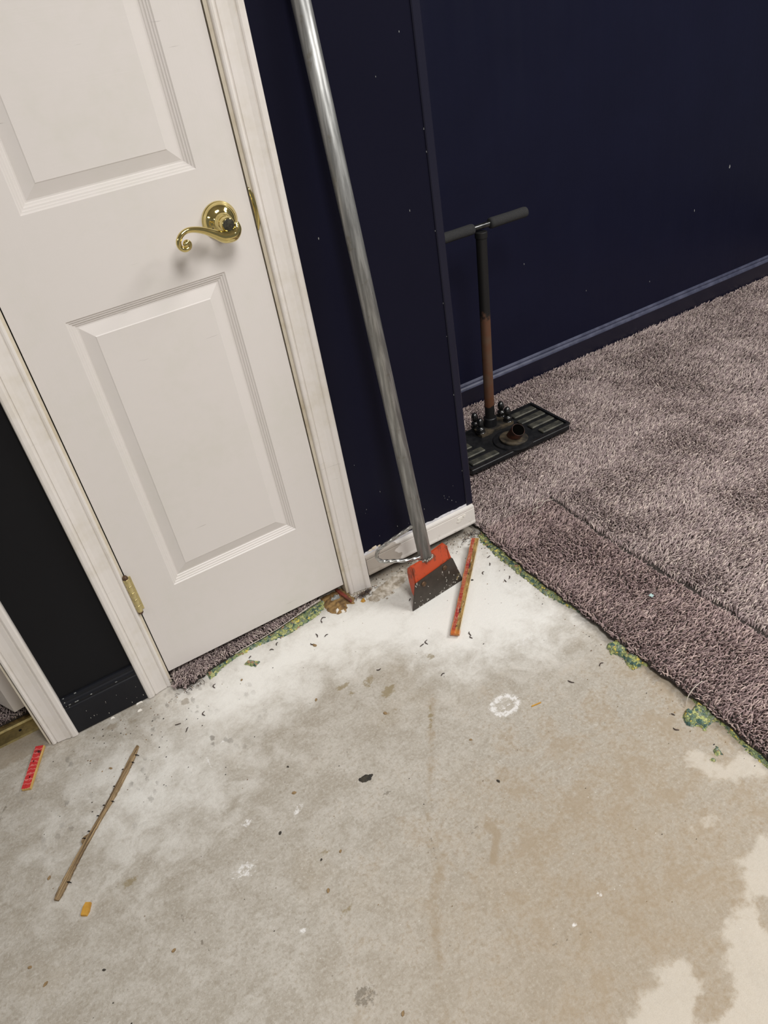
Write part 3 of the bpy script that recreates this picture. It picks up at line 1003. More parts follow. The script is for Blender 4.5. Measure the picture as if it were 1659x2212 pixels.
# hinge
hinge = empty('hinge', (-0.0011, -0.0062, 0.225), None, door)
hinge['label'] = 'brass butt hinge with dark tip'
for k in range(5):
    b = MB()
    b.lathe([(.0058, .0003), (.0063, .0010), (.0063, .0172), (.0058, .0180)], (0, 0, .006 + k * .0182), (0, 0, 1), 18)
    b.build('knuckle', M['hinge_brass'], hinge, 'all')
b = MB()
b.lathe([(.0035, 0), (.0056, .002), (.0058, .006)], (0, 0, 0), (0, 0, 1), 18)
b.lathe([(.0058, 0), (.0056, .004), (.0034, .008)], (0, 0, .097), (0, 0, 1), 18)
b.build('hinge_pin', M['bolt_rust'], hinge, 'all')
b = MB()
b.box((-0.010, 0.0035, .006), (0.0105, 0.0058, .096))
b.build('hinge_leaf', M['hinge_brass'], hinge)

# ---- door 2: folding leaves in the next doorway
door2 = struct(empty('door_2', (-0.334, 0.1126, 0)))
for sgn, ang, ln in ((1, math.radians(9), 0.22), (-1, math.radians(118), 0.34)):
    b = MB()
    d = Vector((math.cos(ang), math.sin(ang), 0))
    nrm = Vector((-d.y, d.x, 0)) * (1 if sgn > 0 else -1)
    o0 = Vector((0, 0, 0))
    if sgn > 0:
        ln = 0.045
    for lo, hi, t0, t1 in ((0.0, 1.0, 0.0, 0.028),):
        a_, b_ = o0 + d * lo * ln, o0 + d * hi * ln
        vs_ = []
        for zz in (0.032, 2.02):
            for p in (a_, b_, b_ + nrm * t1, a_ + nrm * t1):
                vs_.append((p.x, p.y, zz))
        b.add(vs_, [(0, 3, 2, 1), (4, 5, 6, 7), (0, 1, 5, 4), (1, 2, 6, 5), (2, 3, 7, 6), (3, 0, 4, 7)])
    b.build('door_leaf', M['door_stile'], door2)
# brass threshold bar
b = MB()
b.prism([(0.060, 0.0), (0.062, .0045), (0.096, .0062), (0.099, .0105), (0.104, .0110), (0.106, .0060), (0.122, .0040), (0.124, 0)],
        lambda p: (-1.10, p[0], p[1]), lambda p: (-0.2895, p[0], p[1]))
th = tag(b.build('threshold_bar', M['brass_dull']), 'worn brass threshold bar across the doorway beside the dark wall', 'threshold')
b = MB()
b.lathe([(.0035, 0), (.0032, .0008), (.0014, .0011)], (-0.338, 0.080, .0053), (0, 0, 1), 14)
b.build('screw', M['nail'], th)


# ================================================================== CARPETS
def build_pile(name, parent, px, py, pz, h, lean, tint, r0=0.00145):
    n_ = len(px)
    az = rng.uniform(0, 2 * math.pi, n_)
    la = lean + rng.normal(0, 0.75, n_)
    lx, ly = np.cos(la), np.sin(la)
    hh = h * rng.uniform(0.8, 1.25, n_)
    bend = hh * rng.uniform(0.25, 0.95, n_)
    r = r0 * rng.uniform(0.8, 1.25, n_)
    V = np.zeros((n_, 9, 3))
    for ring, (tz, tb, tr) in enumerate(((0.0, 0.0, 1.0), (0.6, 0.30, 1.15), (1.0, 1.0, 0.65))):
        for k in range(3):
            a = az + 2 * math.pi * k / 3 + ring * 0.5
            V[:, ring * 3 + k, 0] = px + lx * bend * tb + np.cos(a) * r * tr
            V[:, ring * 3 + k, 1] = py + ly * bend * tb + np.sin(a) * r * tr
            V[:, ring * 3 + k, 2] = pz + hh * tz
    F = []
    for ring in (0, 3):
        for k in range(3):
            j = (k + 1) % 3
            F += [(ring + k, ring + j, ring + 3 + j), (ring + k, ring + 3 + j, ring + 3 + k)]
    F.append((6, 7, 8))
    F = np.array(F)
    faces = (F[None] + (np.arange(n_) * 9)[:, None, None]).reshape(-1, 3)
    me_ = grid_mesh(name, V.reshape(-1, 3), faces)
    me_.polygons.foreach_set('use_smooth', np.ones(len(faces), bool))
    tt = np.concatenate([tint, np.ones((n_, 1))], 1)
    tt = np.repeat(tt[:, None, :], 9, 1)
    pattr(me_, 'tint', tt.reshape(-1, 4))
    me_.materials.append(M['pile'])
    o_ = link(name, me_, parent)
    o_['kind'] = 'stuff'
    return o_


PAL = np.array([s2l(c) for c in [(196, 180, 175), (174, 157, 155), (214, 198, 190), (142, 125, 124), (186, 168, 167), (230, 216, 206), (162, 145, 145)]])
PW = np.array([.26, .2, .14, .12, .16, .06, .06])


def tints(n_, gain=1.0):
    c = PAL[rng.choice(len(PAL), n_, p=PW)]
    return np.clip(c * gain * rng.uniform(0.85, 1.18, (n_, 1)), 0, 1)


carpet = tag(empty('carpet', (0, 0, 0)), 'brown mauve cut pile carpet covering the alcove floor beside bare concrete', 'carpet')
EDGE_Y = [-1.30, -0.92, -0.82, -0.73, -0.65, -0.55, -0.41, -0.24, -0.07, -0.02, 0.0]
EDGE_X = [0.852, 0.851, 0.858, 0.859, 0.856, 0.852, 0.855, 0.852, 0.857, 0.866, 0.870]


def edge_x(y_):
    e = np.interp(y_, EDGE_Y, EDGE_X) + 0.002 * np.sin(np.asarray(y_) * 90) + 0.0015 * np.sin(np.asarray(y_) * 211)
    return np.where(np.asarray(y_) > 0.0, WE + 0.010, e)


def seam_x(y_):
    return 1.086 + 0.007 * np.sin(np.asarray(y_) * 9 + 1.0) + 0.0015 * np.sin(np.asarray(y_) * 60)


P1 = [(0.80, -1.24), (1.25, -1.12), (1.62, -0.84), (1.98, -0.54), (2.42, -0.18), (2.98, 0.26), (3.10, DA - 0.014), (0.80, DA - 0.014)]
n0 = 260000
sp = 0.0043
gx_ = np.arange(0.82, 3.10, sp)
gy_ = np.arange(-1.24, DA - 0.012, sp)
GX, GY = np.meshgrid(gx_, gy_)
GX = GX.ravel() + rng.uniform(-.5, .5, GX.size) * sp * 1.1
GY = GY.ravel() + rng.uniform(-.5, .5, GY.size) * sp * 1.1
keep = (poly_sd(GX, GY, P1) < 0) & (GX > edge_x(GY)) & (GY < DA - 0.0135)
sdist = GX - seam_x(GY)
inseam = (GY < -0.035)
gap = inseam & (np.abs(sdist + 0.001) < 0.0042 + 0.0022 * np.sin(GY * 70))
keep &= ~gap
far = GX + GY * 0.6 > 1.85
keep &= ~(far & (rng.random(GX.size) < 0.28))
GX, GY, sdist, inseam = GX[keep], GY[keep], sdist[keep], inseam[keep]
lean = 0.9 * wob(GX, GY, 5.0, 0) + 1.2 * wob(GX, GY, 14.0, 1) - 1.0
strip = inseam & (sdist < 0)
hgt = np.full(len(GX), 0.0120) * (1 + 0.10 * wob(GX, GY, 30, 2))
foot = (GX > 0.975) & (GX < 1.365) & (GY > 0.178) & (GY < 0.382)
hgt = np.where(foot, hgt * 0.55, hgt)
near = np.abs(sdist) < 0.012
hgt = np.where(near & inseam, hgt * 0.85, hgt)
lean = np.where(near & inseam, np.where(sdist > 0, 0.0, math.pi), lean)
eo = GX - edge_x(GY)
lean = np.where((eo < 0.010) & (GY < 0), math.pi + 0.3, lean)
tn = tints(len(GX))
tn = np.where(strip[:, None], tn * np.array([0.87, 0.81, 0.815]), tn)
z0 = 0.0105 + 0 * eo + np.where(inseam & (sdist > 0), 0.0014 * np.clip(1 - sdist / 0.03, 0, 1), 0)
build_pile('pile', carpet, GX, GY, z0, hgt, lean, tn)
# woven backing slab
ye = np.concatenate([np.linspace(-1.30, -0.004, 90)])
pl = [(float(edge_x(v)) - 0.001, float(v)) for v in ye] + [(WE + 0.006, 0.0), (WE + 0.006, DA - 0.014), (3.6, DA - 0.014), (3.6, -1.30)]
b = MB()
b.prism(pl, lambda p: (p[0], p[1], 0.0072), lambda p: (p[0], p[1], 0.0118))
b.build('backing', M['backing'], carpet)
# loose pale threads at the seam's end
for k, pts in enumerate([[(1.077, -.062, .029), (1.05, -.060, .034), (1.028, -.068, .032), (1.010, -.064, .031), (0.990, -.080, .028)],
                         [(1.060, -.058, .030), (1.035, -.050, .035), (1.022, -.062, .032), (1.005, -.078, .029)],
                         [(0.892, -.724, .026), (0.868, -.727, .029), (0.846, -.731, .020), (0.836, -.736, .004)]]):
    P, Rr = catmull(pts, [.0009] * len(pts), 6)
    b = MB()
    b.tube(P, Rr, 6)
    b.build('loose_thread', M['thread'], carpet)

# closet carpet under the narrow door
cc = tag(empty('closet_carpet', (0, 0, 0)), 'strip of brown carpet curling up under the narrow white door', 'carpet')


def cc_edge(x_):
    return np.interp(x_, [-0.02, 0.0, 0.02, 0.05, 0.096, 0.169, 0.218, 0.269, 0.324, 0.361, 0.395], [-0.020, -0.034, -0.044, -0.040, -0.026, -0.016, -0.014, -0.010, 0.0, 0.008, 0.014])


def cc_z(x_, y_):
    lift = np.clip((x_ - 0.16) / 0.24, 0, 1)
    return 0.0095 + 0.007 * lift * np.clip(1 - (y_ + 0.02) / 0.08, 0, 1)


sp = 0.0037
A_, B_ = np.meshgrid(np.arange(-0.006, 0.398, sp), np.arange(-0.055, 0.10, sp))
A_ = A_.ravel() + rng.uniform(-.5, .5, A_.size) * sp
B_ = B_.ravel() + rng.uniform(-.5, .5, B_.size) * sp
ragged = np.where(A_ < 0.09, 0.004 * np.sin(A_ * 260) + 0.003 * np.sin(A_ * 611), 0)
k = (B_ > cc_edge(A_) + ragged) & ((A_ > 0.001) | (B_ < -0.02)) & (A_ < 0.39 - np.clip(B_, 0, 1) * 0.1)
A_, B_ = A_[k], B_[k]
ln = 1.5 * wob(A_, B_, 18, 1) - 1.6
build_pile('pile', cc, A_, B_, cc_z(A_, B_), np.full(len(A_), 0.0105), ln, tints(len(A_), 0.95))
b = MB()
N_ = 60
vs_, fs_ = [], []
for i in range(N_ + 1):
    x_ = 0.0 + 0.395 * i / N_
    e = float(cc_edge(x_)) + 0.0005
    rg = 0.003 * math.sin(x_ * 260) if x_ < 0.09 else 0
    zf = float(cc_z(np.array(x_), np.array(e)))
    zb2 = float(cc_z(np.array(x_), np.array(0.10)))
    vs_ += [(x_, e + rg, zf - 0.0042), (x_, e + rg, zf + 0.0012), (x_, 0.112, zb2 + 0.001), (x_, 0.112, zb2 - 0.003)]
for i in range(N_):
    for k in range(4):
        j = (k + 1) % 4
        fs_.append((i * 4 + k, (i + 1) * 4 + k, (i + 1) * 4 + j, i * 4 + j))
fs_ += [(0, 1, 2, 3), (N_ * 4 + 3, N_ * 4 + 2, N_ * 4 + 1, N_ * 4)]
b.add(vs_, fs_)
b.build('backing', M['backing'], cc)
# pale cut edge of the backing
pts = []
for i in range(40):
    x_ = 0.15 + 0.245 * i / 39
    e = float(cc_edge(x_)) - 0.0012
    pts.append((x_, e, float(cc_z(np.array(x_), np.array(e))) + 0.0005))
b = MB()
b.tube(pts, [.0012 + .0020 * max(0, (i - 22) / 17) for i in range(40)], 8, sec=lambda a, i: 1 + 0.25 * math.sin(3 * a + i))
b.build('cut_edge', M['backing_edge'], cc, 'all')
# brown carpet behind the threshold bar
c3 = tag(empty('hallway_carpet', (0, 0, 0)), 'dark brown carpet behind the brass threshold bar', 'carpet')
A_, B_ = np.meshgrid(np.arange(-0.56, -0.292, 0.0042), np.arange(0.126, 0.40, 0.0042))
A_ = A_.ravel() + rng.uniform(-.5, .5, A_.size) * .004
B_ = B_.ravel() + rng.uniform(-.5, .5, B_.size) * .004
build_pile('pile', c3, A_, B_, np.full(len(A_), 0.006), np.full(len(A_), 0.010), -1.5 + wob(A_, B_, 15, 1), tints(len(A_), 0.8))
b = MB()
b.box((-1.1, 0.1245, 0.001), (-0.292, DA - 0.001, 0.0075))
b.build('backing', M['backing'], c3)


# ================================================================== FOAM PAD
def lump(name, poly, h, jag=0.003, res=0.0022, parent=None, k=0, mat=None, rough=0.5):
    P_ = np.array(poly)
    x0, y0 = P_.min(0) - 0.012
    x1, y1 = P_.max(0) + 0.012
    ax, ay = np.arange(x0, x1, res), np.arange(y0, y1, res)
    X_, Y_ = np.meshgrid(ax, ay)
    sd = poly_sd(X_, Y_, poly) + jag * wob(X_, Y_, 260, k) + jag * 0.8 * wob(X_, Y_, 620, k + 1)
    ins = sd < 0
    hh = h * np.clip(-sd / (0.55 * h), 0, 1) ** 0.55 * (1 - rough * 0.5 + rough * 0.5 * wob(X_, Y_, 330, k + 2) + rough * 0.25 * wob(X_, Y_, 800, k + 3))
    hh = np.maximum(hh, 0.0) + 0.0004
    cell = ins[:-1, :-1] | ins[1:, :-1] | ins[:-1, 1:] | ins[1:, 1:]
    id_ = np.arange(X_.size).reshape(X_.shape)
    qs = np.stack([id_[:-1, :-1], id_[:-1, 1:], id_[1:, 1:], id_[1:, :-1]], -1)[cell]
    use = np.unique(qs)
    mp = np.full(X_.size, -1)
    mp[use] = np.arange(len(use))
    V = np.stack([X_.ravel()[use], Y_.ravel()[use], np.where(ins, hh, 0.0003).ravel()[use]], 1)
    c0 = np.array([V[:, 0].mean(), V[:, 1].mean(), 0])
    me_ = grid_mesh(name, V - c0, mp[qs])
    me_.polygons.foreach_set('use_smooth', np.ones(len(qs), bool))
    me_.materials.append(mat or M['foam'])
    return link(name, me_, parent, tuple(c0))


pad_poly = [(0.842, -0.040), (0.838, -0.119), (0.836, -0.20), (0.838, -0.254), (0.836, -0.308), (0.846, -0.349), (0.858, -0.40), (0.866, -0.50), (0.875, -0.50), (0.875, -0.02), (0.862, -0.018)]
tag(lump('carpet_pad', pad_poly, 0.0064, 0.0036, k=0, rough=0.35), 'ragged green foam pad edge along the carpet, from the wall end to its middle', 'carpet pad')
pad2 = [(0.862, -0.720), (0.858, -0.80), (0.852, -0.832), (0.848, -0.86), (0.845, -0.90), (0.842, -0.97), (0.875, -0.99), (0.88, -0.72)]
tag(lump('carpet_pad', pad2, 0.0064, 0.003, k=1, rough=0.35), 'yellow and green foam pad edge along the carpet beyond the second torn lump', 'carpet pad')
blob1 = [(0.836, -0.522), (0.866, -0.526), (0.877, -0.539), (0.879, -0.565), (0.879, -0.607), (0.873, -0.636), (0.864, -0.622), (0.851, -0.608), (0.828, -0.604), (0.83, -0.587), (0.836, -0.569), (0.824, -0.54)]
tag(lump('foam_lump', blob1, 0.0125, 0.003, 0.0018, k=2), 'torn yellow green foam lump poking from under the carpet edge, nearer the scraper', 'foam')
blob2 = [(0.862, -0.726), (0.87, -0.736), (0.873, -0.768), (0.872, -0.796), (0.862, -0.801), (0.846, -0.786), (0.839, -0.79), (0.823, -0.791), (0.817, -0.779), (0.808, -0.766), (0.812, -0.75), (0.826, -0.742), (0.846, -0.747), (0.855, -0.747)]
tag(lump('foam_lump', blob2, 0.0125, 0.003, 0.0018, k=3), 'torn yellow green foam lump at the carpet edge beside a white paint patch', 'foam')
tag(lump('foam_scrap', [(0.812, -0.832), (0.797, -0.832), (0.797, -0.846), (0.806, -0.850)], 0.006, 0.0022, 0.0014, k=0), 'small grey green foam scrap lying loose on pale paint', 'foam')
tag(lump('foam_scrap', [(0.787, -0.845), (0.780, -0.845), (0.780, -0.852), (0.786, -0.852)], 0.004, 0.001, 0.0012, k=1), 'tiny foam crumb beside the loose grey green foam scrap', 'foam')
tag(lump('foam_scrap', [(0.158, -0.057), (0.172, -0.052), (0.189, -0.072), (0.176, -0.081)], 0.008, 0.0014, 0.0014, k=2), 'dark teal foam scrap on white dust near the narrow door', 'foam')
pad3 = [(0.074, -0.046), (0.088, -0.044), (0.098, -0.036), (0.138, -0.024), (0.187, -0.020), (0.234, -0.024), (0.279, -0.034), (0.32, -0.027), (0.367, -0.021), (0.395, -0.004), (0.406, 0.013), (0.395, 0.028),
        (0.30, 0.03), (0.10, 0.02), (0.074, -0.02)]
tag(lump('closet_pad', pad3, 0.0068, 0.0022, 0.0022, k=1), 'green foam pad sticking out beneath the carpet under the narrow door', 'carpet pad')

# ---- scraps in the door's latch corner
tag(lump('wood_scrap', [(0.398, 0.03), (0.462, 0.03), (0.470, -0.026), (0.458, -0.040), (0.445, -0.030), (0.430, -0.052), (0.410, -0.048), (0.396, -0.024)], 0.005, 0.0022, 0.0022, k=3, mat=M['particle_wood'], rough=0.8),
    'broken ochre wood scrap under the door beside the casing foot', 'wood scrap')
b = MB()
b.prism([(-.035, -.004), (-.010, -.0055), (.02, -.004), (.036, -.002), (.030, .004), (-.005, .0055), (-.034, .004)], lambda p: (p[0], p[1], 0), lambda p: (p[0], p[1] * .8, .004))
tag(b.build('red_splinter', M['red_splinter'], None, False, (0.452, -0.006, 0.0055), (0, -.05, -1.45)), 'thin red splinter lying on the ochre wood scrap', 'splinter')
tag(lump('fluff_tuft', [(0.418, 0.010), (0.432, 0.016), (0.446, 0.008), (0.440, -0.004), (0.424, -0.002)], 0.012, 0.002, 0.0016, k=2, mat=M['grey_fluff'], rough=0.9), 'pale grey fluff tuft beneath the latch side door corner', 'fluff')
tag(lump('plaster_crumb', [(0.409, -0.034), (0.420, -0.032), (0.421, -0.042), (0.411, -0.044)], 0.009, 0.0014, 0.0014, k=0, mat=M['plaster']), 'white plaster crumb in front of the ochre wood scrap', 'plaster crumb')
tag(lump('plaster_crumb', [(0.420, -0.044), (0.430, -0.044), (0.430, -0.052), (0.422, -0.054)], 0.007, 0.0014, 0.0014, k=3, mat=M['plaster']), 'smaller plaster crumb touching the white one by the ochre wood', 'plaster crumb')
tag(lump('wood_chip', [(0.478, -0.045), (0.489, -0.039), (0.487, -0.052), (0.480, -0.054)], 0.005, 0.0008, 0.0014, k=1, mat=M['yellow_chip']), 'ochre wood chip just in front of the casing foot by the scraper', 'wood chip')
tag(lump('glue_residue', [(0.500, -0.050), (0.535, -0.030), (0.59, -0.018), (0.66, -0.010), (0.66, -0.024), (0.60, -0.050), (0.54, -0.072), (0.505, -0.07)], 0.0028, 0.006, 0.0026, k=2, mat=simple('grimy_adhesive', rgb(208, 200, 188), rgb(150, 138, 120), 60, 0.9, 0, 0.5), rough=0.95),
    'crusty beige glue residue on the slab below the white baseboard', 'residue')

# ================================================================== SCRAPER
Bm = Vector((0.6385, -0.1490, 0.0008))
U = Vector((.9948, .1029, 0)).normalized()
Wd = Vector((-.0130, .0896, .9959)).normalized()
Wd = (Wd - U * Wd.dot(U) * 0).normalized()
Nn = U.cross(Wd).normalized()
scr = tag(empty('floor_scraper', Bm), 'long handled floor scraper with galvanised pole and orange head, leaning on the navy wall', 'scraper')


def S(s, t_, n_=0.0):
    return U * s + Wd * t_ + Nn * n_


def plate(poly, n0_, n1_):
    bb = MB()
    bb.prism(poly, lambda p: S(p[0], p[1], n0_), lambda p: S(p[0], p[1], n1_))
    return bb


plate([(-.0785, .0), (.0800, .0), (.0625, .0755), (.0605, .0785), (-.0555, .0685)], 0.0005, 0.0030).build('blade', M['blade'], scr)
bb = MB()
for k in range(24):
    t0 = abs(random.gauss(0, .012)) + .001
    s0 = random.uniform(-.074, .075) if k < 13 else random.gauss(.052, .014)
    s0 = min(max(s0, -.07), .074 - t0 * .3)
    r0 = random.uniform(.0005, .0013)
    bb.prism([(s0 + r0 * random.uniform(.6, 1.2) * math.cos(i * 1.257), t0 + r0 * random.uniform(.6, 1.2) * math.sin(i * 1.257)) for i in range(5)], lambda p: S(p[0], p[1], .0028), lambda p: S(p[0], p[1], .0037))
o = bb.build('plaster_flecks', M['plaster'], scr)
o['kind'] = 'stuff'
plate([(-.0550, .032), (.0600, .032), (.0605, .079), (.0540, .1180), (.0475, .1275), (-.012, .1205), (-.014, .1155), (-.0545, .1165)], -0.0062, -0.0002).build('blade_holder', M['orange'], scr)
# side flange folded back from the holder
fl = [(-.0062, .1150), (-.0002, .1165), (-.0002, .032), (-.006, .022), (-.0170, .016), (-.0235, .030), (-.0250, .060), (-.0235, .090), (-.0160, .108)]
b = MB()
b.prism(fl, lambda p: S(-.0552, p[1], p[0]), lambda p: S(-.0515, p[1], p[0]))
b.build('holder_flange', M['orange'], scr)
b = MB()
fl2 = [(-p[0] * -1, p[1]) for p in fl]
b.prism(fl, lambda p: S(.0560, p[1], p[0]), lambda p: S(.0525, p[1], p[0]))
b.build('holder_flange', M['orange'], scr)
for (s_, t_) in [(-.033, .0555), (.034, .0640)]:
    b = MB()
    b.lathe([(.0072, 0), (.0070, .0016), (.0050, .0030), (.0020, .0036)], S(s_, t_, .003), Nn, 14)
    o = b.build('bolt_head', M['bolt_rust'], scr, 'all')
pole_dir = Wd
p0 = S(-.0050, .1130, -.0090)
b = MB()
b.lathe([(.0150, 0), (.0163, .0006), (.0163, 1.325), (.0150, 1.326)], p0, pole_dir, 32)
b.build('pole', M['galv'], scr, 'all')
b = MB()
for k in range(22):
    a = 6.283 * k / 22
    c0 = p0 + U * (.0168 * math.cos(a)) + Nn * (.0168 * math.sin(a)) + Wd * (.001 + random.uniform(-.001, .002))
    b.lathe([(.0005, -.003), (.0030, -.0015), (.0034, .0006), (.0020, .0026), (.0004, .0033)], c0, Wd, 8)
o = b.build('weld_bead', M['weld'], scr, 'all')
o['kind'] = 'stuff'
rod = [(0.6270, -0.124, 0.2137), (0.5909, -0.115, 0.1999), (0.5524, -0.108, 0.186), (0.528, -0.103, 0.1739), (0.5208, -0.101, 0.1556), (0.5305, -0.103, 0.1388), (0.5557, -0.112, 0.1307), (0.586, -0.124, 0.1245), (0.6210, -0.134, 0.1229)]
P, Rr = catmull([Vector(p) - Bm for p in rod], [.0042] * len(rod), 26)
b = MB()
b.tube(P, Rr, 16, sec=lambda a, i: 1 + 0.16 * math.cos(4 * a + i * 0.42))
b.build('twisted_brace', M['rod'], scr, 'all')

# ================================================================== STRETCHER / TAMPER TOOL
tool = tag(empty('hand_tamper', (1.17, 0.28, 0.0235)), 'black iron ribbed plate tool with rusty T handle standing on the alcove carpet', 'hand tool')


def L_(x_, y_, z_):
    return (x_ - 1.17, y_ - 0.28, z_ - 0.0235)


b = MB()
b.box(L_(0.986, 0.187, 0.0235), L_(1.356, 0.372, 0.0440), 0, 0.004)
b.build('base_plate', M['iron'], tool)
b = MB()
for (a0, a1) in (((0.986, 0.187), (1.356, 0.194)), ((0.986, 0.365), (1.356, 0.372)), ((0.986, 0.1941), (0.994, 0.3649)), ((1.347, 0.1941), (1.356, 0.3649))):
    b.box(L_(a0[0] + .0005, a0[1] + .0005, 0.0435), L_(a1[0] - .0005, a1[1] - .0005, 0.0500), 0)
b.build('rim', M['iron'], tool)
rows = [0.199, 0.242, 0.285, 0.328]
for i, y0 in enumerate(rows):
    for x0, x1 in ((1.000, [1.098, 1.078, 1.060, 1.060][i]), ([1.262, 1.255, 1.248, 1.255][i], 1.342)):
        b = MB()
        b.box(L_(x0, y0, 0.0435), L_(x1, y0 + 0.026, 0.0505), 0, 0.0022)
        b.build('ridge', M['land'], tool)
b = MB()
b.lathe([(.062, 0), (.060, .0050), (.050, .0072), (.046, .0074)], L_(1.176, 0.236, 0.0435), (0, 0, 1), 36)
b.build('boss', M['iron'], tool, True)
b = MB()
b.lathe([(.043, 0), (.043, .004), (.039, .0062), (.026, .0068), (.023, .0075)], L_(1.176, 0.233, 0.0505), (0.08, -0.03, 1), 32)
b.build('flange', M['worn_plate'], tool, True)
ax = Vector((-0.04, -0.62, 0.78)).normalized()
b = MB()
b.lathe([(.0205, -.004), (.0205, .044), (.0196, .0455), (.0186, .0455), (.0184, .042)], L_(1.178, 0.236, 0.0560), ax, 32)
so = b.build('socket', M['socket'], tool, True)
b = MB()
b.lathe([(.0001, .0424), (.0184, .0424), (.0183, .0430), (.0001, .0426)], L_(1.178, 0.236, 0.0560), ax, 32)
b.build('bore_shade', M['void_black'], so)  # black disc inside the mouth, painting the shade within the pipe
b = MB()
b.prism([(-.064, -.040), (.058, -.040), (.064, .030), (.050, .036), (-.052, .036), (-.066, -.020)], lambda p: L_(1.179 + p[0], 0.349 + p[1] * .95, 0.0435), lambda p: L_(1.179 + p[0], 0.349 + p[1] * .95, 0.0535))
b.build('bracket', M['worn_plate'], tool)
for (bx, by) in [(1.132, 0.368), (1.124, 0.329), (1.233, 0.368), (1.226, 0.326)]:
    b = MB()
    b.lathe([(.0145, 0), (.0145, .0025), (.0085, .0026)], L_(bx, by, 0.0534), (0, 0, 1), 20)
    b.lathe([(.0122, .0026), (.0128, .004), (.0128, .0140), (.0112, .0160), (.0072, .0165), (.0070, .0265), (.0098, .0268), (.0108, .0285), (.0108, .0360), (.0084, .0440), (.0040, .0485), (.0003, .0495)],
            L_(bx, by, 0.0534), (0, 0, 1), 18)
    b.build('bolt', M['bolt'], tool, 'all')
P = [Vector(L_(1.1720, 0.345, 0.050)), Vector(L_(1.1935, 0.345, 0.6475))]
b = MB()
b.lathe([(.0205, 0), (.0205, .030), (.0185, .032)], P[0], P[1] - P[0], 28)
b.build('collar', M['iron'], tool, True)
ln_ = (P[1] - P[0]).length
b = MB()
zz = [0.0, .28 * ln_, .6 * ln_, ln_ - .02]
b.lathe([(.0150, d_) for d_ in zz] + [(.0172, ln_ - .0199), (.0172, ln_ - .006), (.0150, ln_ - .004)], P[0], P[1] - P[0], 28)
b.build('handle_pole', M['rustpipe'], tool, True)
b = MB()
b.tube([L_(1.052, 0.345, 0.658), L_(1.344, 0.345, 0.655)], .0075, 18)
b.build('crossbar', M['bolt'], tool, True)
for x0, x1 in ((1.046, 1.170), (1.222, 1.348)):
    prof = [(.009, 0), (.0135, .002), (.0145, .008), (.0138, (x1 - x0) * .5), (.0142, (x1 - x0) - .008), (.0128, (x1 - x0) - .002), (.008, x1 - x0)]
    b = MB()
    b.lathe(prof, L_(x0, 0.345, 0.658 - (x0 - 1.052) * .01), (1, 0, -.01), 24)
    b.build('grip', M['grip'], tool, 'all')

# ================================================================== WOOD STRIPS
# long tack strip
a_ = Vector((0.5905, -0.2950, 0.0095))
c_ = Vector((0.8200, -0.0600, 0.0265))
dx = (c_ - a_)
Ls = dx.length
ax_ = dx.normalized()
sy = Vector((0, 0, 1)).cross(ax_).normalized()
sz = ax_.cross(sy)
mt = Matrix((ax_, sy, sz)).transposed().to_4x4()
mt.translation = (a_ + c_) / 2
prof_e = []
b = MB()
NS = 24
vs_, fs_ = [], []
for i in range(NS + 1):
    s_ = -Ls / 2 + Ls * i / NS
    j1, j2 = random.uniform(-.0006, .0006), random.uniform(-.0007, .0007)
    zz = 0.0025 * math.cos(math.pi * s_ / Ls) * 0.3
    for (y_, z_) in ((-.0104 + j1, -.003), (.0104 + j2, -.003), (.0107 + j2, 0), (.0100 + j2, .0030), (.0030, .0034), (-.0040, .0032), (-.0100 + j1, .0030), (-.0108 + j1, 0)):
        vs_.append((s_, y_, z_ + zz))
for i in range(NS):
    for k in range(8):
        j = (k + 1) % 8
        fs_.append((i * 8 + k, i * 8 + j, i * 8 + 8 + j, i * 8 + 8 + k))
fs_ += [tuple(range(7, -1, -1)), tuple(range(NS * 8, NS * 8 + 8))]
b.add(vs_, fs_)
strip = b.build('tack_strip', M['long_strip'])
strip.matrix_world = mt
tag(strip, 'long orange and red tack strip resting one end on the carpet corner', 'tack strip')
for k in range(12):
    b = MB()
    s_ = -Ls / 2 + 0.02 + k * (Ls - .04) / 11
    y_ = (-.0050 if k % 2 else .0015)
    b.tube([(s_, y_, .0030), (s_ + .001, y_ - .0008, .0062)], [.0006, .0003], 6)
    b.build('tack_pin', M['nail'], strip)

# short red strip
b = MB()
b.box((-.0545, -.0100, 0), (.0545, .0100, .0062), 0, .0006)
r_ang = math.atan2(0.0007 + 0.095, -0.306 + 0.350)
ss = b.build('tack_strip', M['pale_wood'], None, False, (-0.3283, -0.0467, 0.0004), (0, 0, r_ang))
tag(ss, 'short offcut of red printed tack strip near the second doorway', 'tack strip')
b = MB()
b.prism([(-.0540, -.0075), (.0540, -.0072), (.0542, .0098), (-.0538, .0098)], lambda p: (p[0], p[1], .0061), lambda p: (p[0], p[1], .0068))
b.build('red_face', M['short_strip'], ss)
for (s_, y_) in [(-.028, .0), (.012, .003), (.036, -.002)]:
    b = MB()
    b.tube([(s_, y_, .0066), (s_ + .002, y_ - .002, .0092)], [.0010, .0007], 6)
    b.build('tack_pin', M['nail'], ss)

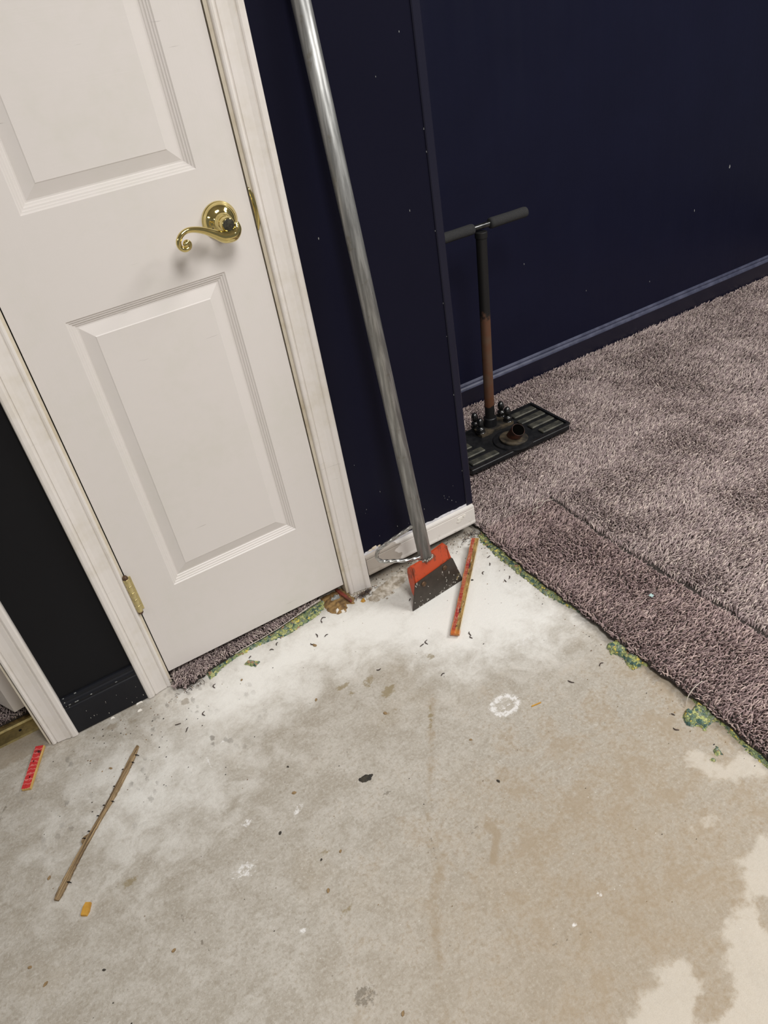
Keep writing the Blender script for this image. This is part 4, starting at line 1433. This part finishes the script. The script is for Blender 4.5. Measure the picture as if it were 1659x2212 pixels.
# split stick
A0, A1 = Vector((-0.3410, -0.3815, 0)), Vector((-0.1205, -0.1340, 0))
ang = math.atan2(A1.y - A0.y, A1.x - A0.x)
Lk = (A1 - A0).length
NS = 60
vs_, fs_ = [], []
for i in range(NS + 1):
    f_ = i / NS
    s_ = -Lk / 2 + Lk * f_
    w_ = 0.0056 + 0.0010 * math.sin(9 * f_ + 1) + random.uniform(-.0005, .0005)
    w_ *= min(1, 0.55 + 6 * (1 - f_), 0.7 + 8 * f_)
    cy = 0.0022 * math.sin(2.2 * f_ * math.pi)
    j = [random.uniform(-.00012, .00012) for _ in range(9)]
    for q_, (y_, z_) in enumerate(((-1, 0.0002), (-1.05, .0034), (-.65, .0056), (-.42, .0040), (-.05, .0068), (.28, .0046), (.6, .0060), (1.05, .0030), (1, .0002))):
        vs_.append((s_, cy + w_ * y_ + j[q_], max(z_ + (j[(q_ + 3) % 9] if z_ > .001 else 0), 0.0002)))
for i in range(NS):
    for k in range(9):
        j = (k + 1) % 9
        fs_.append((i * 9 + k, i * 9 + j, i * 9 + 9 + j, i * 9 + 9 + k))
fs_ += [tuple(range(8, -1, -1)), tuple(range(NS * 9, NS * 9 + 9))]
b = MB()
b.add(vs_, fs_)
stick = b.build('wood_stick', M['stick'], None, False, tuple((A0 + A1) / 2), (0, 0, ang))
tag(stick, 'long thin split wood stick with nail barbs lying on the concrete', 'stick')
for (f_, sd_) in [(0.93, -1), (0.875, -1), (0.82, 1), (0.60, -1), (0.50, 1), (0.57, 1), (0.40, 1), (0.355, 1), (0.10, -1), (0.70, 1)]:
    s_ = -Lk / 2 + Lk * f_
    cy = 0.0022 * math.sin(2.2 * f_ * math.pi)
    b = MB()
    ln_ = 0.009 if f_ in (0.10, 0.93, 0.355) else 0.006
    b.tube([(s_, cy + sd_ * .003, .004), (s_ + .001, cy + sd_ * (.0045 + ln_ * .5), .0036), (s_ + .0005, cy + sd_ * (.0045 + ln_), .0026)], [.0014, .0012, .0006], 7)
    b.build('nail', M['nail'], stick)
b = MB()
b.prism([(-.012, -.003), (.010, -.002), (.004, .006), (-.006, .005)], lambda p: (p[0], p[1], .0004), lambda p: (p[0], p[1] * .8, .0035))
b.build('bark_flake', M['stick'], stick, False, (-Lk * 0.145, .0085, 0))

# yellow chip
b = MB()
b.prism([(-.0120, -.0055), (-.004, -.0075), (.0115, -.0058), (.0120, .0050), (.0030, .0072), (-.0115, .0060)], lambda p: (p[0], p[1], 0.0004), lambda p: (p[0] * .96, p[1] * .94, .0050))
tag(b.build('wood_chip', M['yellow_chip'], None, False, (-0.2965, -0.431, 0), (0, .0, 1.02)), 'small yellow wood chip lying beyond the near end of the split stick', 'wood chip')
b = MB()
b.prism([(-.012, -.0012), (.010, -.0016), (.012, .0008), (-.010, .0016)], lambda p: (p[0], p[1], .0003), lambda p: (p[0] * .97, p[1] * .8, .0020))
tag(b.build('wood_splinter', M['yellow_chip'], None, False, (0.612, -0.555, 0), (0, 0, -.15)), 'thin tan wood splinter on the slab beside the white chalk ring', 'splinter')
# blue paper bit on carpet
b = MB()
b.prism([(-.005, -.004), (.004, -.005), (.006, .003), (-.003, .005)], lambda p: (p[0], p[1], 0), lambda p: (p[0], p[1], .0012))
tag(b.build('paper_bit', M['blue_bit'], None, False, (0.999, -0.487, 0.0235), (.1, .1, .4)), 'pale blue paper bit caught on the carpet strip', 'paper bit')

# ================================================================== LOOSE FIBRES AND CRUMBS
fib = [(0.374, -0.039), (0.354, -0.096), (0.228, -0.056), (0.177, -0.044), (0.076, -0.076), (-0.03, -0.13), (-0.019, -0.156), (0.401, -0.268), (0.028, -0.138), (0.531, -0.267), (0.517, -0.267),
       (0.505, -0.369), (0.707, -0.552), (0.787, -0.556), (0.81, -0.211), (0.772, -0.157), (0.804, -0.14), (0.618, -0.318), (0.622, -0.307), (0.819, -0.113), (0.575, -0.12),
       (0.804, -0.734), (0.782, -0.762), (0.795, -0.215), (0.365, -0.047), (0.246, -0.045), (0.335, -0.082), (0.315, -0.10)]
LAND = [('the white chalk ring', .561, -.517), ('the scraper blade', .638, -.149), ('the dark mud flake', .241, -.495), ('the yellow wood chip', -.2965, -.431),
        ('the casing foot by the scraper', .497, -.01), ('the dark teal foam scrap', .172, -.065), ('the torn foam lump nearer the scraper', .845, -.575),
        ('the torn foam lump beside pale paint', .838, -.765), ('the raised lower end of the long tack strip', .59, -.295), ('the near end of the split stick', -.341, -.381),
        ('the red tack strip offcut', -.328, -.047), ('the hinge side casing foot', -.035, -.01), ('the far end of the split stick', -.12, -.134), ('the carpet corner at the wall end', .857, 0.0),
        ('the loose grey green foam scrap', .805, -.84), ('the ochre wood scrap under the door', .432, -.01)]


def place_labels(items, noun):
    # one label per item: its rank of nearness to a landmark among its own kind
    opts = []
    for name_, lx, ly in LAND:
        order = sorted(range(len(items)), key=lambda i_: math.hypot(items[i_][0] - lx, items[i_][1] - ly))
        for rk in range(min(6, len(order))):
            i_ = order[rk]
            opts.append((rk, math.hypot(items[i_][0] - lx, items[i_][1] - ly), i_, name_))
    out = {}
    for rk, d_, i_, name_ in sorted(opts):
        if i_ not in out:
            out[i_] = noun + ' ' + ['nearest', 'second nearest', 'third nearest', 'fourth nearest', 'fifth nearest', 'sixth nearest'][rk] + ' to ' + name_
    return out


fib_labels = place_labels(fib, 'loose dark carpet fibre')
for i, (x_, y_) in enumerate(fib):
    ln_ = random.uniform(.007, .014)
    cv = random.uniform(-.6, .6)
    pts = [(-ln_ / 2, 0, .0010), (-ln_ / 6, cv * ln_ * .45, .0016), (ln_ / 6, cv * ln_ * .5, .0018), (ln_ / 2, random.uniform(-.3, .1) * ln_, .0010)]
    P, Rr = catmull(pts, [.0008, .0012, .0012, .0007], 4)
    b = MB()
    b.tube(P, Rr, 6)
    o = b.build('carpet_fibre', M['fibre'], None, 'all', (x_, y_, 0), (0, 0, random.uniform(0, 3.14)))
    tag(o, fib_labels.get(i, 'short curled dark carpet fibre lying loose on the bare slab'), 'fibre', 'loose carpet fibres on the bare slab')
CR = [(0.125, -0.378, .0032, 'd'), (0.351, -0.383, .0060, 't'), (0.248, -0.258, .0050, 't'), (0.134, -0.098, .0040, 't'), (0.442, -0.652, .0045, 'd'), (0.053, -0.502, .0045, 'd'),
                                       (0.079, -0.651, .0050, 't'), (0.088, -0.884, .0050, 't'), (-0.183, -0.591, .0050, 't'), (-0.403, -0.474, .0050, 't'), (-0.293, -0.553, .0035, 'd'), (-0.384, -0.518, .005, 't'),
                                       (-0.345, -0.327, .0055, 't'), (-0.186, -0.152, .0045, 't'), (0.094, -0.594, .0030, 'd'), (0.318, -0.108, .0075, 't'), (0.735, -0.16, .0045, 'd'),
                                       (0.11, -0.44, .006, 't'), (0.13, -0.60, .0045, 't'), (0.455, -0.545, .004, 't')]
cr_labels = {}
for kd, noun in (('d', 'tiny black dirt crumb'), ('t', 'small tan dirt crumb')):
    sub = [i_ for i_, c_ in enumerate(CR) if c_[3] == kd]
    for k_, v_ in place_labels([CR[i_] for i_ in sub], noun).items():
        cr_labels[sub[k_]] = v_
for i, (x_, y_, s_, mt_) in enumerate(CR):
    k = 7
    ph = random.random() * 6
    poly = [(s_ * random.uniform(.7, 1.1) * math.cos(ph + 6.283 * j / k), s_ * .62 * random.uniform(.7, 1.1) * math.sin(ph + 6.283 * j / k)) for j in range(k)]
    b = MB()
    b.prism(poly, lambda p: (p[0], p[1], .0003), lambda p: (p[0] * .7, p[1] * .7, .0020))
    o = b.build('dirt_crumb', M['crumb_dark' if mt_ == 'd' else 'crumb_tan'], None, False, (x_, y_, 0), (0, 0, random.uniform(0, 3)))
    if mt_ == 'd':
        tag(o, cr_labels.get(i, 'tiny black dirt crumb lying on the concrete slab'), 'crumb', 'black crumbs on the slab')
    else:
        tag(o, cr_labels.get(i, 'small tan dirt crumb lying on the concrete slab'), 'crumb', 'tan crumbs on the slab')
tag(lump('mud_flake', [(0.228, -0.490), (0.243, -0.488), (0.255, -0.497), (0.245, -0.504), (0.230, -0.500)], 0.0025, 0.001, 0.0014, k=1, mat=M['crumb_dark']), 'largest dark mud flake in the middle of the bare slab', 'mud flake')
for i, (x_, y_, s_) in enumerate([(-0.086, -0.010, .007), (-0.092, -0.034, .005), (-0.15, -0.016, .0045)]):
    o = lump('plaster_crumb', [(x_ - s_, y_ - s_ * .5), (x_ + s_, y_ - s_ * .6), (x_ + s_ * .8, y_ + s_ * .6), (x_ - s_ * .7, y_ + s_ * .6)], s_ * .8, .0006, .0012, k=i, mat=M['plaster'])
    tag(o, ['larger white plaster crumb against the foot of the dark baseboard', 'white plaster crumb a little in front of the dark baseboard', 'small white crumb touching the middle of the dark baseboard'][i], 'plaster crumb')
# uncountable grit
bb = MB()
for i in range(420):
    if i < 200:
        x_ = random.uniform(0.49, 0.86)
        y_ = 0.015 - abs(random.gauss(0, .045))
        if x_ > 0.56 and -0.16 < y_ < -0.13 and x_ < 0.73:
            continue
    elif i < 280:
        x_, y_ = random.gauss(-0.10, .10), -0.03 - abs(random.gauss(0, .12))
    elif i < 330:
        y_ = random.uniform(-0.9, -0.03)
        x_ = 0.835 - abs(random.gauss(0, .02))
    else:
        x_, y_ = random.uniform(-0.4, 0.8), random.uniform(-1.0, -0.08)
    s_ = random.uniform(.0006, .0018) * (1.0 if i < 330 else 0.8)
    ph = random.random() * 6
    k = 5
    poly = [(x_ + s_ * random.uniform(.6, 1.2) * math.cos(ph + 6.283 * j / k), y_ + s_ * .7 * random.uniform(.6, 1.2) * math.sin(ph + 6.283 * j / k)) for j in range(k)]
    bb.prism(poly, lambda p: (p[0], p[1], .0002), lambda p: (p[0], p[1], .0002 + s_ * .8), random.choice([0, 0, 1, 2]))
o = bb.build('grit', [M['crumb_dark'], M['crumb_tan'], M['fibre_pale']])
tag(o, 'fine grit and crumbs scattered over the bare slab', 'grit', None, 'stuff')
# matted fibre dust where the wall meets the slab
bb = MB()
for i in range(225):
    z_ = random.random()
    if i < 130:
        x_, y_ = random.gauss(0.498, .012), random.gauss(-0.022, .008)
        if x_ < 0.528 and y_ > -0.020:
            y_ = -0.021 - random.random() * .012
    elif i < 200:
        x_, y_ = random.gauss(0.835, .015), random.gauss(-0.015, .010)
    else:
        x_, y_ = min(random.gauss(0.030, .018), .060), random.gauss(-0.046, .004)
    ln_ = random.uniform(.005, .012)
    a = random.uniform(0, 6.283)
    d_ = Vector((math.cos(a), math.sin(a), 0)) * ln_
    q0 = Vector((x_, y_, .001))
    bb.tube([q0, q0 + d_ * .5 + Vector((0, 0, random.uniform(.001, .006))), q0 + d_ + Vector((0, 0, .001))], [.0005, .0006, .0003], 4, random.choice([0, 0, 1]))
o = bb.build('fibre_dust', [M['fibre'], M['fibre_pale']])
tag(o, 'matted brown fibre dust at the casing foot and carpet corner', 'dust', None, 'stuff')
